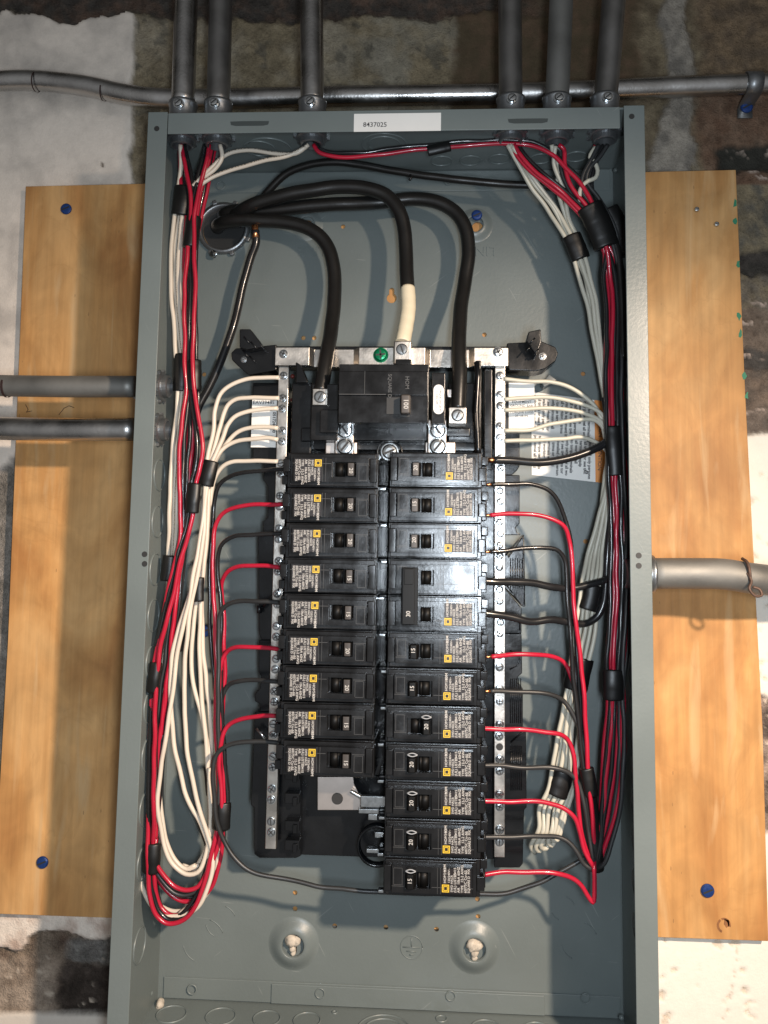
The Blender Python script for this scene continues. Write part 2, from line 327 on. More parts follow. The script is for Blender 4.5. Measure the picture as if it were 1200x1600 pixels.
def wall_at(x, y):
    "returns colour, mottling, relief (metres towards the room) for a spot of the wall given in picture coordinates"
    a = fb(x, y, .008, 3)*26 + fb(x, y, .04, 8)*9 + fb(x, y, .17, 5)*3.5; b = fb(x, y, .010, 21)*26 + fb(x, y, .05, 2)*9 + fb(x, y, .2, 6)*3
    n = fb(x, y, .011, 11); f = fb(x, y, .05, 4); X = x + a*.6; Y = y + b*.6
    if x < 620 and y > 690:                                         # lower left
        st = (mixc((.18, .165, .145), (.30, .27, .24), n+f*.6+.4), .9, 0.0)
        t = 1 - ss(-6, 6, Y-(740-x*.9)); st = blend(st, CREAM, .1, .004, t)
        t = ss(-10, 6, y-1405); st = blend(st, mixc(CREAM, (.50, .38, .31), f+.2), .3, .004, t)
        t = ss(-4, 4, Y-(1455+10*math.sin(x*.05)+(22 if x < 45 else 0)*ss(55, 35, x))); st = blend(st, mixc(BROWN, TAN, n*.7+f*.6+.5), 1.0, -.001, t)
        t = ss(-9, 9, Y-1500)*ss(108, 84, X); st = blend(st, mixc((.36, .29, .23), (.22, .17, .13), f+.45), .7, .001, t)
        t = ss(92, 112, X)*ss(-6, 6, Y-1462)*(1-ss(-6, 6, Y-1503)); st = blend(st, mixc((.26, .25, .23), (.14, .13, .12), f*1.4+.5), 1.0, .001, t)
        t = ss(90, 108, X)*ss(-6, 6, Y-1503); st = blend(st, mixc((.040, .030, .024), (.075, .058, .048), f+.4), 1.0, -.001, t)
        t = ss(.55, .72, fb(x, y, .045, 60))*ss(1450, 1470, y); st = blend(st, (.50, .42, .34), .4, .001, t)
        t = ss(-1.5, 1.5, y-1579+.08*b); st = blend(st, (.66, .60, .53), .06, .005, t)
        return st
    if x < 900 or y < 290:
        st = (mixc(OLIVE, GREY, .30 + n*.9 + .4*f), .8, .0012*f)
        if x > 470: st = blend(st, (.25, .235, .19), .6, .0, .55*ss(490, 560, X)*ss(.0, .5, n+.35))
        t = ss(.35, .6, fb(x, y, .03, 90)); st = blend(st, (.11, .10, .08), .8, -.001, t*.7)
        t = ss(712, 728, X+.1*Y); st = blend(st, mixc((.085, .062, .036), (.115, .074, .046), f+.4), .3, .0, t)
        t = ss(930, 960, X)*ss(140, 170, Y); st = blend(st, (.14, .12, .085), .8, .0, t)
        t = ss(990, 1020, X); st = blend(st, mixc((.13, .10, .065), OLIVE, f*.8+.4), .6, .0, t)
        t = ss(1085, 1105, X); st = blend(st, mixc((.22, .155, .095), (.13, .095, .065), f*.9+.5), .8, .001, t)
        t = t*ss(120, 150, Y); st = blend(st, mixc((.145, .085, .055), (.19, .125, .085), f*.9+.4), .8, .001, t)
        sx = 1072 - .12*max(0, 150-y) - .22*max(0, y-150); w = 19 + .17*max(0, y-150)
        t = ss(w+5, w-5, abs(X-sx)); st = blend(st, mixc((.32, .285, .24), (.20, .18, .155), f*1.2+.5), .6, .003, t)
        t = ss(24, 16, abs(Y-250))*ss(1110, 1130, X); st = blend(st, (.035, .034, .028), .6, -.004, t)
        for yc in (241, 276):
            t = ss(6, 3, abs(Y-yc-2*f))*ss(1138, 1150, X)*ss(-.1, .2, fb(x, y, .06, 41)); st = blend(st, PINK, .3, .003, t)
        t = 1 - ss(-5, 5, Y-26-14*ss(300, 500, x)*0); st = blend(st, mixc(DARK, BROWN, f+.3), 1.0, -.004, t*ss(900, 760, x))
        t = ss(211, 206, x + .35*a)*ss(24, 30, y+.5*b); st = blend(st, mixc(CREAM, (.50, .45, .40), n*.8+f*.3+.2), .14, .004, t)
        t = t*ss(.86, .95, fb(x, y, .06, 33)); st = blend(st, (.16, .13, .10), .5, .002, t)
        return st
    if x < 620: return (mixc(CREAM, (.50, .45, .40), n*.8+.2), .14, .004)
    st = (mixc(OLIVE, (.12, .11, .09), f+.5), .7, .0)
    for yc, c1, c2, r in ((388, DARK, (.035, .035, .03), -.004), (425, (.16, .14, .115), OLIVE, .0), (482, (.22, .17, .13), (.17, .13, .10), .0), (541, DARK, (.10, .09, .08), -.003), (572, (.22, .165, .125), (.13, .105, .085), .0), (640, (.15, .125, .105), (.20, .16, .13), .0)):
        st = blend(st, mixc(c1, c2, f+.5), .8, r, ss(-4, 4, Y-yc))
    for yc in (475, 503, 552, 640):
        t = ss(3.2, 1.5, abs(Y-yc-3*f))*ss(-.2, .2, fb(x, y, .05, 40)); st = blend(st, PINK, .3, .003, t)
    st = blend(st, CREAM_R, .08, .004, ss(-5, 5, Y-682)); 
    t = ss(-4, 4, Y-1082)*(1-ss(-4, 4, Y-1300)); st = blend(st, mixc((.36, .28, .23), (.12, .095, .08), n*1.2+f*1.3+.4), .9, -.001, t)
    t = ss(.5, .7, fb(x, y, .05, 50)); st = blend(st, (.62, .53, .43), .3, .002, t*ss(700, 720, y))
    t = ss(1.6, .6, abs(X-1155+.3*(y-1480)+6*f))*ss(1470, 1480, y); st = blend(st, (.45, .36, .28), .3, .002, t*.6)
    return st
def build_wall():
    Yw = .116; bm = bmesh.new(); x0, x1, y0, y1, st = -320, 1520, -260, 1950, 3.6
    nx = int((x1-x0)/st); ny = int((y1-y0)/st); lay = bm.loops.layers.float_color.new('wall_colour'); rows = []; data = {}
    for j in range(ny+1):
        row = []
        for i in range(nx+1):
            x = x0+st*i; y = y0+st*j
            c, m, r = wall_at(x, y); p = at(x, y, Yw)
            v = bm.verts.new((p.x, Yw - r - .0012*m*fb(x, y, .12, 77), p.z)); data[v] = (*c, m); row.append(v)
        rows.append(row)
    for j in range(ny):
        for i in range(nx):
            f = bm.faces.new((rows[j][i], rows[j+1][i], rows[j+1][i+1], rows[j][i+1])); f.smooth = True
            for lp in f.loops: lp[lay] = data[lp.vert]
    # the wall goes on beyond the picture as a plain sheet behind
    bx(bm, -2.2, 2.2, Yw+.007, Yw+.06, -2.0, 1.4)
    bm.faces.ensure_lookup_table()
    for f in bm.faces[-6:]:
        for lp in f.loops: lp[lay] = (.62, .56, .49, .15)
    o = link('wall', bm, 'old_wall'); tag(o, 'old basement wall of rough stone, dark block and white paint', kind='structure'); return o
build_wall()

# ------------------------------------------------------------------ plywood backing board and the screws in it
YP = BD + .0015
bm = bmesh.new(); pprism(bm, [(40, 291), (1150, 265), (1165, 620), (1192, 1140), (1201, 1471), (-12, 1428), (12, 1000)], YP, .1135)
board = link('plywood_board', bm, 'plywood', bevel=.0006); tag(board, 'large orange brown plywood board behind the grey electrical box', 'board')
def blotch(pts_, m, name, th=.00012):
    bm = bmesh.new(); pprism(bm, pts_, YP-th, YP-.00002); link(name, bm, m, board)
for k, (x, y) in enumerate(((1149, 318), (1150, 346), (1154, 412), (1156, 494), (1158, 521), (1164, 588), (1168, 618))):
    blotch([(x+(3.0+2*math.sin(k*3+i))*math.cos(i*.785)-1, y+(6+2*math.cos(k*5+i*2))*math.sin(i*.785)) for i in range(8)], 'green_paint', 'paint_dab')
for k in range(2):
    a0 = 1.9+k*2.4; P = [(1131+11*math.cos(a0+i*.22), 1446+12*math.sin(a0+i*.22)) for i in range(11)] + [(1131+(7.5-k)*math.cos(a0+i*.22), 1446+8.5*math.sin(a0+i*.22)) for i in range(10, -1, -1)]
    blotch(P, 'knot_brown', 'knot_stain')
blotch([(1132, 1436), (1139, 1438), (1140, 1446), (1135, 1450), (1131, 1444)], 'knot_brown', 'knot_stain')
for P in (((40,632),(44,640)),((44,640),(41,644)),((41,644),(50,642)),((92,648),(100,638)),((100,638),(108,634)),((108,634),(116,637))):
    bm = bmesh.new(); tube(bm, [at(P[0][0], P[0][1], YP), at((P[0][0]+P[1][0])/2, (P[0][1]+P[1][1])/2, YP), at(P[1][0], P[1][1], YP)], .00025, 5); link('pencil_mark', bm, 'marker_ink', board)
def wall_screw(px, py, Y, m, label, r=.0046, group=None, h=.0024, slot=.4, name='screw'):
    bm = bmesh.new(); p = at(px, py, Y); screw(bm, (0,0,0), (0,-1,0), r, h, slot, washer=False)
    o = link(name, bm, [m, 'recess_shade'], smooth=False); o.location = p; tag(o, label, 'screw', group)
for a in ((104, 327, 'blue_screw', 'blue screw near the top left corner of the plywood board', .0049),
          (67, 1347, 'blue_screw', 'blue screw near the bottom left corner of the plywood board', .0049),
          (1105, 1391, 'blue_screw', 'blue screw near the bottom right corner of the plywood board', .0052),
          (1088, 328, 'zinc_screw', 'small dull screw at the top right of the board, the higher one', .0022),
          (1119, 351, 'zinc_screw', 'small dull screw at the top right of the board, the lower one', .0022)):
    wall_screw(a[0], a[1], YP, a[2], a[3], a[4])

# ------------------------------------------------------------------ the grey enclosure
T = .0015; XL, XR = -BW/2, BW/2
box = empty('electrical_panel_box', (0, BD, -BH/2), 'open grey steel electrical panel box screwed to the plywood', 'panel box')
def part(name, bm, m, bevel=0.0, smooth=False, parent=box):
    off = parent.matrix_world.translation.copy() if False else Vector(parent.location)
    for v in bm.verts: v.co -= off
    return link(name, bm, m, parent, smooth, bevel)
# back with real holes: grid cut is heavy, so the back is a sheet with boolean-free round openings made from rings
def plate_with_holes(bm, x0, x1, z0, z1, Y, holes, th):
    "sheet at Y with round or keyhole openings: triangulated from edge loops"
    def loop(pts): 
        vs_ = [bm.verts.new((p[0], Y, p[1])) for p in pts]; return [bm.edges.new((vs_[i], vs_[(i+1) % len(vs_)])) for i in range(len(vs_))]
    ed = loop([(x0, z0), (x1, z0), (x1, z1), (x0, z1)])
    for h in holes: ed += loop(h)
    bmesh.ops.triangle_fill(bm, use_beauty=True, use_dissolve=False, edges=ed)
    fs = list(bm.faces); r = bmesh.ops.extrude_face_region(bm, geom=fs)
    bmesh.ops.translate(bm, vec=(0, th, 0), verts=[g for g in r['geom'] if isinstance(g, bmesh.types.BMVert)])
def circ(px, py, r, Y=BD, n=20):
    p = at(px, py, Y); return [(p.x+r*math.cos(2*math.pi*i/n), p.z+r*math.sin(2*math.pi*i/n)) for i in range(n)]
def keyhole(px, py, r, rs, l, Y=BD, flip=1):
    p = at(px, py, Y); out = []; a0 = math.asin(rs/r)
    for i in range(17):
        a = -math.pi/2 + a0 + (2*math.pi-2*a0)*i/16; out.append((p.x+r*math.cos(a), p.z+flip*r*math.sin(a)))
    for i in range(7):
        a = math.pi - (-math.pi)*i/6 if False else math.pi + math.pi*i/6
        out.append((p.x+rs*math.cos(a), p.z-flip*l+flip*rs*math.sin(a)))
    return out
YB = BD - T
small = [(461,1395),(461,1420),(523,1447),(603,1449),(682,1452),(747,1432),(746,1405),(536,354),(474,528),(491,528),(319,585),(911,584),(757,523),(915,846)]
holes = [circ(x, y, .0019, YB, 12) for x, y in small]
holes += [keyhole(460, 1464, .0058, .0021, .0105, YB), keyhole(742, 1470, .0058, .0021, .0105, YB)]
holes += [keyhole(612, 466, .0042, .0022, .0068, YB, -1), circ(746, 355, .0046, YB), circ(480, 352, .0046, YB), circ(350, 358, .0215, YB, 36)]
bm = bmesh.new(); plate_with_holes(bm, XL+T, XR-T, -BH+T, -T, YB, holes, T); part('back_panel', bm, 'enclosure_paint')
bm = bmesh.new(); bx(bm, XL, XL+T, .0, BD, -BH, 0); part('side_wall', bm, 'enclosure_paint')
bm = bmesh.new(); bx(bm, XR-T, XR, .0, BD, -BH, 0); part('side_wall', bm, 'enclosure_paint')
bm = bmesh.new(); bx(bm, XL+T, XR-T, .002, BD, -T, -.0001); part('top_wall', bm, 'enclosure_paint')
bm = bmesh.new(); bx(bm, XL+T, XR-T, .002, BD, -BH+.0001, -BH+T); part('bottom_wall', bm, 'enclosure_paint')
FL = .0148
bm = bmesh.new(); bx(bm, XL+.0002, XL+FL, -.0012, 0, -BH, -.0002); part('front_flange', bm, 'enclosure_paint', .0004)
bm = bmesh.new(); bx(bm, XR-FL, XR-.0002, -.0012, 0, -BH, -.0002); part('front_flange', bm, 'enclosure_paint', .0004)
bm = bmesh.new(); bx(bm, XL+FL+.0002, XR-FL-.0026, -.0004, .0008, -.0168, -.0008); part('front_flange', bm, 'enclosure_paint', .0004)
bm = bmesh.new(); bx(bm, XL+FL+.0002, XR-FL-.0002, -.0004, .0008, -BH+.001, -BH+.0168); part('front_flange', bm, 'enclosure_paint', .0004)
# folded tabs of the back at top and bottom, welded dimples
def tab(bm, za, zb, Y): bx(bm, XL+.006, XR-.004, Y, Y+.0011, za, zb)
zt = at(600, 300, YB).z; zb_ = at(600, 1540, YB).z
bm = bmesh.new(); tab(bm, zt, -T-.0006, YB-.0013); part('folded_tab', bm, 'enclosure_paint', .0005)
bm = bmesh.new(); tab(bm, -BH+T+.0006, zb_, YB-.0013)
bx(bm, at(425,1533,YB).x, at(850,1545,YB).x, YB-.0024, YB-.0013, -BH+T+.0006, zb_-.0012); part('folded_tab', bm, 'enclosure_paint', .0005)
for x, y in ((300,1546),(500,1552),(704,1556),(915,1560),(345,290),(700,282)):
    bm = bmesh.new(); p = at(x, y, YB-.0025); ring(bm, (p.x, YB-.0024, p.z), (0,-1,0), .0030, .0040, .0008, 24); part('weld_dimple', bm, 'enclosure_paint', smooth=True)
# keyhole bosses: shallow domes pressed into the back
def boss(px, py, r, hole_r, h):
    p = at(px, py, YB); bm = bmesh.new(); prof = [(-.0002+(h+.0002)*(.5-.5*math.cos(math.pi*i/14)), r-(r-max(hole_r, .42*r)*1.02)*i/14) for i in range(15)] + [(h*.95, hole_r*.98), (h*.3, hole_r*.97)]
    lathe(bm, (p.x, YB, p.z), (0,-1,0), prof, 40, cap=False); part('mounting_boss', bm, 'enclosure_paint', smooth=True)
boss(459, 1474, .0215, .0088, .0048); boss(741, 1480, .0215, .0088, .0048); boss(742, 352, .0165, .0070, .0035); boss(480, 352, .0150, .0070, .0025)
# knockouts: ring grooves, seen on every side
def knock(o, axis, r, name='knockout', n=1):
    bm = bmesh.new()
    for k in range(n): ring(bm, o, axis, r+k*.0045-.0009, r+k*.0045, .0009, 44)
    ob = part(name, bm, 'enclosure_paint', smooth=True)
for py in (742, 815, 890, 962, 1035, 1105, 1180, 1265, 1350, 1480):
    p = at(255 if py < 900 else 235, py, .05); knock((XL+T, .052, p.z), (1,0,0), .0125)
for py in (430, 500, 570, 960, 1010, 1058, 1106, 1155, 1205, 1255, 1310, 1380, 1450):
    p = at(975, py, .05); knock((XR-T, .052, p.z), (-1,0,0), .0105)
for px, r, y in ((405,.013,.055),(600,.013,.05),(600,.018,.05),(420,.018,.055),(330,.009,.075),(690,.009,.08),(735,.009,.08),(780,.009,.078),(845,.009,.078),(900,.009,.075)):
    p = at(px, 240, y); knock((p.x, y, -T), (0,0,-1), r)
for px, r, y in ((268,.0115,.078),(345,.0115,.078),(417,.0105,.078),(480,.0105,.078),(523,.0022,.09),(600,.015,.070),(600,.020,.070),(690,.0045,.088),(760,.0115,.078),(840,.0115,.078),(920,.0115,.078)):
    p = at(px, 1580, y); knock((p.x, y, -BH+T), (0,0,1), r)
for px, py, r in ((345,1440,.012),(318,1470,.0165),(880,1420,.009),(905,1470,.014)):
    p = at(px, py, YB); bm = bmesh.new(); 
    for a0 in (0.4, 3.4):
        pts = [Vector((p.x+r*math.cos(a0+.9*i/8), YB, p.z+r*math.sin(a0+.9*i/8))) for i in range(9)]; tube(bm, pts, .0004, 6)
    part('knockout_arc', bm, 'enclosure_paint', smooth=True)
# flange holes and slots, laid on as discs and plates coloured like their shade
for x, y in ((245,201),(987,182),(226,866),(226,881),(998,868),(998,884),(210,622)):
    bm = bmesh.new(); p = at(x, y, -.0012); lathe(bm, (p.x, -.0013, p.z), (0,-1,0), [(0,.0020 if y != 622 else .0007),(.0001,.0020 if y != 622 else .0007)], 18)
    part('flange_hole_shade', bm, 'recess_shade')
for x, y in ((390,193),(825,189)):
    a = at(x, y, -.0004); bm = bmesh.new(); w = .0144
    pts = [(a.x-w, a.z+.0016), (a.x-w*.5, a.z+.0018), (a.x+w*.5, a.z+.0018), (a.x+w, a.z+.0016), (a.x+w*.96, a.z-.0010), (a.x+w*.7, a.z-.0018), (a.x-w*.7, a.z-.0018), (a.x-w*.96, a.z-.0010)]
    prism(bm, pts, -.00055, -.0003); part('flange_slot_shade', bm, 'slot_shade')
# patches of wall plaster seen through the keyholes; paint-coloured filler behind small holes is the plywood itself
for x, y in ((458,1469),(741,1476)):
    p = at(x, y, YB); bm = bmesh.new(); 
    for dx, dz, r in ((-.001,.001,.0050),(.0025,.0008,.0040),(.0002,-.0055,.0027),(.0005,-.0085,.0021)):
        o = len(bm.verts); bmesh.ops.create_icosphere(bm, subdivisions=3, radius=r, matrix=Matrix.Translation((p.x+dx, YB-.0018, p.z+dz)))
    for v in bm.verts: v.co += Vector((1,.6,1))*.0011*noise.noise(v.co*420)
    o = link('plaster_lump', bm, 'plaster_crumb', smooth=True); tag(o, 'cream plaster lump in the %s keyhole at the bottom of the box' % ('left' if x < 600 else 'right'), 'plaster lump', 'plaster in the lower keyholes')
wall_screw(745, 337, YB-.0025, 'blue_screw', 'blue screw at the top right inside the grey box', .0046)
wall_screw(322, 985, YB-.0003, 'blue_screw', 'blue screw half hidden behind the wires at the left inside the box', .0050, h=.004)
wall_screw(915, 738, YB-.0003, 'zinc_screw', 'tiny screw right of centre below the caution sticker', .0018)
# embossed words and the earth symbol
bm = bmesh.new()
for x in (753, 487):
    p = at(x, 392, YB); text_bm(bm, 'LINE', .0115, facing(p.x, YB, p.z, 180), extrude=.0006)
part('embossed_lettering', bm, 'enclosure_paint')
bm = bmesh.new(); p = at(643, 1480, YB)
def bar_(x0, z0, x1, z1, r=.0005): tube(bm, [Vector((p.x+x0, YB-.0001, p.z+z0)), Vector((p.x+(x0+x1)/2, YB-.0001, p.z+(z0+z1)/2)), Vector((p.x+x1, YB-.0001, p.z+z1))], r, 6)
bar_(-.0068,0,.0068,0); bar_(-.0038,-.0030,.0038,-.0030); bar_(-.0015,-.0055,.0015,-.0055); bar_(0,0,0,.0070)
tube(bm, [Vector((p.x+.0085*math.cos(a*.2618), YB-.0001, p.z+.0085*math.sin(a*.2618))) for a in range(25)], .0004, 6)
part('earth_symbol', bm, 'enclosure_paint', smooth=True)
# rivet, corner nubs
for x, y, Y in ((971,1590,.085),(235,1552,.085),(962,266,.085)):
    bm = bmesh.new(); p = at(x, y, Y); bmesh.ops.create_icosphere(bm, subdivisions=2, radius=.0021, matrix=Matrix.Translation(p)); part('rivet', bm, 'enclosure_paint', smooth=True)
# sticker on the top flange
bm = bmesh.new(); pb(bm, 553, 177, 689, 205, -.0007, -.0004)
p = at(586, 195, -.0008); text_bm(bm, '8437025', .0050, facing(p.x, -.00085, p.z, -.5), 1)
part('number_sticker', bm, ['sticker_white', 'print_black'])
# big caution sticker on the back
stk = empty('x', (0,0,0), '', '') if False else None
bm = bmesh.new(); YS = YB-.0004
def srect(bm, quad, Y, mi): pprism(bm, quad, Y, Y+.0002, mi)
Q = ((830, 612), (944, 627), (946, 755), (831, 742))
def sq(u, v):
    a = (Q[0][0]*(1-u)+Q[1][0]*u, Q[0][1]*(1-u)+Q[1][1]*u); b = (Q[3][0]*(1-u)+Q[2][0]*u, Q[3][1]*(1-u)+Q[2][1]*u)
    return (a[0]*(1-v)+b[0]*v, a[1]*(1-v)+b[1]*v)
srect(bm, (sq(0,0), sq(.865,0), sq(.865,1), sq(0,1)), YS, 0); srect(bm, (sq(.865,0), sq(1,0), sq(1,1), sq(.865,1)), YS, 2)
words = 'equipment must be installed and serviced only by qualified personnel turn off all power before working inside replace all covers and trims use copper or aluminium conductors see wiring diagram tighten every lug to the marked torque line side terminals stay live'.split()
wi = 0
for c in range(13):
    for hh in range(2):
        s = ''
        while len(s) < 22: s += words[wi % len(words)] + ' '; wi += 3
        q = sq(.055+.062*c, .03+.49*hh + (.03 if random.random() < .2 else 0)); p = at(q[0], q[1], YS)
        text_bm(bm, s[:random.choice((19, 21, 22, 15))], .0034, facing(p.x, YS-.0002, p.z, -92), 1, 'LEFT')
q = sq(.935, .5); p = at(q[0], q[1], YS); text_bm(bm, 'CAUTION  ATTENTION', .0044, facing(p.x, YS-.0002, p.z, -92), 1)
part('caution_sticker', bm, ['sticker_white', 'print_black', 'sticker_orange'])

# ------------------------------------------------------------------ interior: black base, bus bars
core = empty('breaker_mounting_base', (0, .06, -.30), 'black plastic base carrying both silver neutral bars inside the box', 'breaker base')
def cpart(name, bm, m, bevel=0.0, smooth=False, parent=core): return part(name, bm, m, bevel, smooth, parent)
Y0, Y1 = .058, .072
bm = bmesh.new()
pprism(bm, [(395,598),(452,598),(452,705),(452,735),(412,735),(412,722),(395,722)], Y0, Y1)
pprism(bm, [(412,735.2),(452,735.2),(452,832),(411,832),(411,815),(418,808),(418,760),(411,750)], Y0, Y1)
pprism(bm, [(403,832.2),(448,832.2),(446,1000),(409,1000),(405,992)], Y0, Y1)
pprism(bm, [(404,1000.2),(446,1000.2),(443,1112),(406,1112),(406,1100),(398,1096),(398,1085),(406,1075),(408,1058),(404,1050)], Y0, Y1)
pprism(bm, [(398,1112.2),(480,1112.2),(480,1200),(470,1200),(470,1338),(462,1341),(405,1341),(397,1335),(397,1262),(392,1258)], Y0, Y1)
cpart('left_rail', bm, 'base_plastic', .0007)
bm = bmesh.new(); pb(bm, 455, 705, 605, 1210, .060, .072); pb(bm, 463, 1210.3, 604, 1338, .066, .073); cpart('centre_tray', bm, 'base_plastic', .0007)
bm = bmesh.new(); pb(bm, 605.3, 700, 772, 1340, .061, .073)
pprism(bm, [(772,590),(812,590),(812,728),(808,735),(800,742),(772,742)], Y0, Y1)
pprism(bm, [(772,742.3),(812,742.3),(812,818),(806,824),(808,832),(814,836),(772,836)], Y0, Y1)
pprism(bm, [(772,836.3),(795,870),(819,835),(821,948),(816,948),(795,925),(772,900)], Y0, Y1)
pprism(bm, [(772,901),(795,926),(815,950),(815,990),(772,990)], Y0+.001, Y1)
pprism(bm, [(772,990.3),(815,990.3),(816,1052),(809,1058),(809,1068),(817,1076),(817,1140),(772,1140)], Y0, Y1)
pprism(bm, [(772,1140.3),(822,1140.3),(823,1262),(819,1266),(817,1350),(812,1356),(772,1356)], Y0, Y1)
cpart('right_rail', bm, 'base_plastic', .0006)
bm = bmesh.new()
for k in range(6):
    pb(bm, 797+3.6*k, 872, 798.6+3.6*k, 920, .0572, .058); pb(bm, 797+3.2*k, 1060, 798.4+3.2*k, 1130, .0572, .058); pb(bm, 798+3.2*k, 1165, 799.4+3.2*k, 1235, .0572, .058)
pts = lambda L_, Y: [at(x, y, Y) for x, y in L_]
tube(bm, pts([(790,868),(803,852),(815,838),(818,842),(818,900),(819,945),(814,945),(803,930),(790,912)], .0572), .0006, 6)
tube(bm, pts([(796,960),(806,960),(812,968),(812,985)], .0572), .0006, 6); tube(bm, pts([(796,1046),(808,1040),(812,1030),(806,1020),(797,1016)], .0572), .0006, 6)
tube(bm, pts([(798,1160),(815,1145),(820,1142)], .0572), .0006, 6)
cpart('moulded_rib', bm, 'base_plastic', smooth=True)
# clips along the left inner edge
bm = bmesh.new()
for k, y in enumerate((1215, 1252, 1295, 1325)):
    pb(bm, 445, y-12, 468, y+4, .050, .058); pb(bm, 457, y-6, 464, y+8, .0485, .050)
cpart('hook_clip', bm, 'base_plastic', .0005)
# top cross piece with its two mounting ears
bm = bmesh.new()
pprism(bm, [(385,543),(432,538),(432,578),(398,584),(388,586),(372,572),(362,562),(361,551),(368,544)], .045, .066)
pprism(bm, [(374,514),(391,514),(408,536),(410,542),(386,546),(374,543)], .034, .045)
pb(bm, 430, 541, 800, 574, .050, .066)
pb(bm, 438, 598, 452, 720, .052, .058)
cpart('mounting_ear', bm, 'base_plastic', .0008)
bm = bmesh.new()
pprism(bm, [(792,536),(846,533),(868,542),(872,552),(868,564),(852,576),(838,580),(795,578)], .045, .066)
pprism(bm, [(826,518),(845,514),(846,535),(838,556),(822,532)], .034, .045)
cpart('mounting_ear', bm, 'base_plastic', .0008)
bm = bmesh.new()
for (x, y, l) in ((381,526,14),(392,534,14),(378,546,16),(390,556,14),(836,528,12),(830,540,12),(842,545,10)):
    a = at(x, y, .0335 if y < 546 else .0445); s = 1 if x < 600 else -1
    q = at(x+s*l*.7, y+l*.8, .0335 if y < 546 else .0445); tube(bm, [a, (a+q)/2, q], .0006, 6)
cpart('moulded_rib', bm, 'base_plastic', smooth=True)
def core_screw(px, py, Y, r, h, name='screw', m='zinc_screw', slot=0.4, ph=False, parent=core, washer=True):
    bm = bmesh.new(); p = at(px, py, Y); screw(bm, p, (0,-1,0), r, h, slot, phillips=ph, washer=washer); return cpart(name, bm, [m, 'recess_shade'], parent=parent)
core_screw(381, 562, .0448, .0020, .001); core_screw(848, 557, .0448, .0024, .001, ph=True)
# supports that stand the base off the steel back
for x, y in ((405,1300),(800,1320),(560,1240),(405,640),(800,640),(412,1050),(800,1050)):
    bm = bmesh.new(); pb(bm, x-6, y-12, x+6, y+12, .0725, YB); cpart('standoff', bm, 'clear_grey')
bm = bmesh.new(); pprism(bm, [(858,584),(872,594),(850,606),(846,598)], .085, .097)
cpart('standoff', bm, 'clear_grey', .001)
# top strap: one bent aluminium strip
bm = bmesh.new()
def strip(pts_px, y0f, y1f, th=.0016):
    "bent strip: list of (px x, Y); spans from row y0f to y1f"
    A = [(at(x, (y0f+y1f)/2, Y).x, Y) for x, Y in pts_px]; zt_ = at(600, y0f, .04).z; zb2 = at(600, y1f, .04).z
    n = len(A); V = []
    for (x, Y) in A: V.append([bm.verts.new((x, Y, zt_)), bm.verts.new((x, Y, zb2)), bm.verts.new((x, Y+th, zb2)), bm.verts.new((x, Y+th, zt_))])
    for i in range(n-1):
        for k in range(4): bm.faces.new((V[i][k], V[i+1][k], V[i+1][(k+1) % 4], V[i][(k+1) % 4]))
    bm.faces.new(V[0]); bm.faces.new(V[-1][::-1])
strip([(430,.040),(483,.040),(491,.0465),(553,.0465),(561,.040),(664,.040),(672,.0465),(733,.0465),(741,.040),(794,.040)], 543, 571)
o = cpart('neutral_strap', bm, 'aluminium_bar', .0007)
core_screw(443, 553, .040, .0030, .0018, slot=1.2, ph=True); core_screw(778, 550, .040, .0034, .0018, ph=True)
core_screw(595, 555, .040, .0050, .0030, 'bonding_screw', 'green_screw', .1, ph=True)
bm = bmesh.new(); pb(bm, 615, 532, 643, 569, .030, .040); cpart('neutral_lug', bm, 'aluminium_bar', .0012)
core_screw(628, 546, .0302, .0044, .0012, slot=1.9)
# neutral bars
def nbar(xt, yt, xb, yb, w, Y, ys, name, miss=()):
    a = at(xt, yt, Y); b = at(xb, yb, Y); bm = bmesh.new(); cx = (a.x+b.x)/2
    bx(bm, cx-w/2, cx+w/2, Y, Y+.0062, b.z, a.z); o = cpart(name, bm, 'aluminium_bar', .0005)
    k = 0
    for y in ys:
        p = at((xt+xb)/2, y, Y); bm = bmesh.new()
        if y in miss: lathe(bm, (cx, Y+.0001, p.z), (0,-1,0), [(0, .0027), (.0003, .0024)], 18, 1)
        else: screw(bm, (cx+random.uniform(-.0004,.0004), Y, p.z), (0, -1, random.uniform(-.08,.08)), .0029, .0016, random.uniform(0,3.1), phillips=random.random() < .6)
        off = Vector(core.location)
        for v in bm.verts: v.co -= off
        s = link('screw', bm, ['zinc_screw', 'recess_shade'], o)
    return o
pairs_l = []
for y in (587,): pairs_l.append(y)
for k in range(14): pairs_l += [622+50.9*k, 638.5+50.9*k] if 622+50.9*k < 1310 else []
pairs_r = [587, 617, 634, 666, 684, 716, 732, 767, 784, 816, 834, 852, 869, 886, 921, 939, 972, 990, 1023, 1042, 1076, 1095, 1132, 1150, 1167, 1186, 1204, 1241, 1260, 1296, 1315]
nbar(440, 572, 426, 1327, .0080, .046, pairs_l, 'neutral_bar')
nbar(778, 569, 784, 1340, .0078, .046, pairs_r, 'neutral_bar', (1167,))
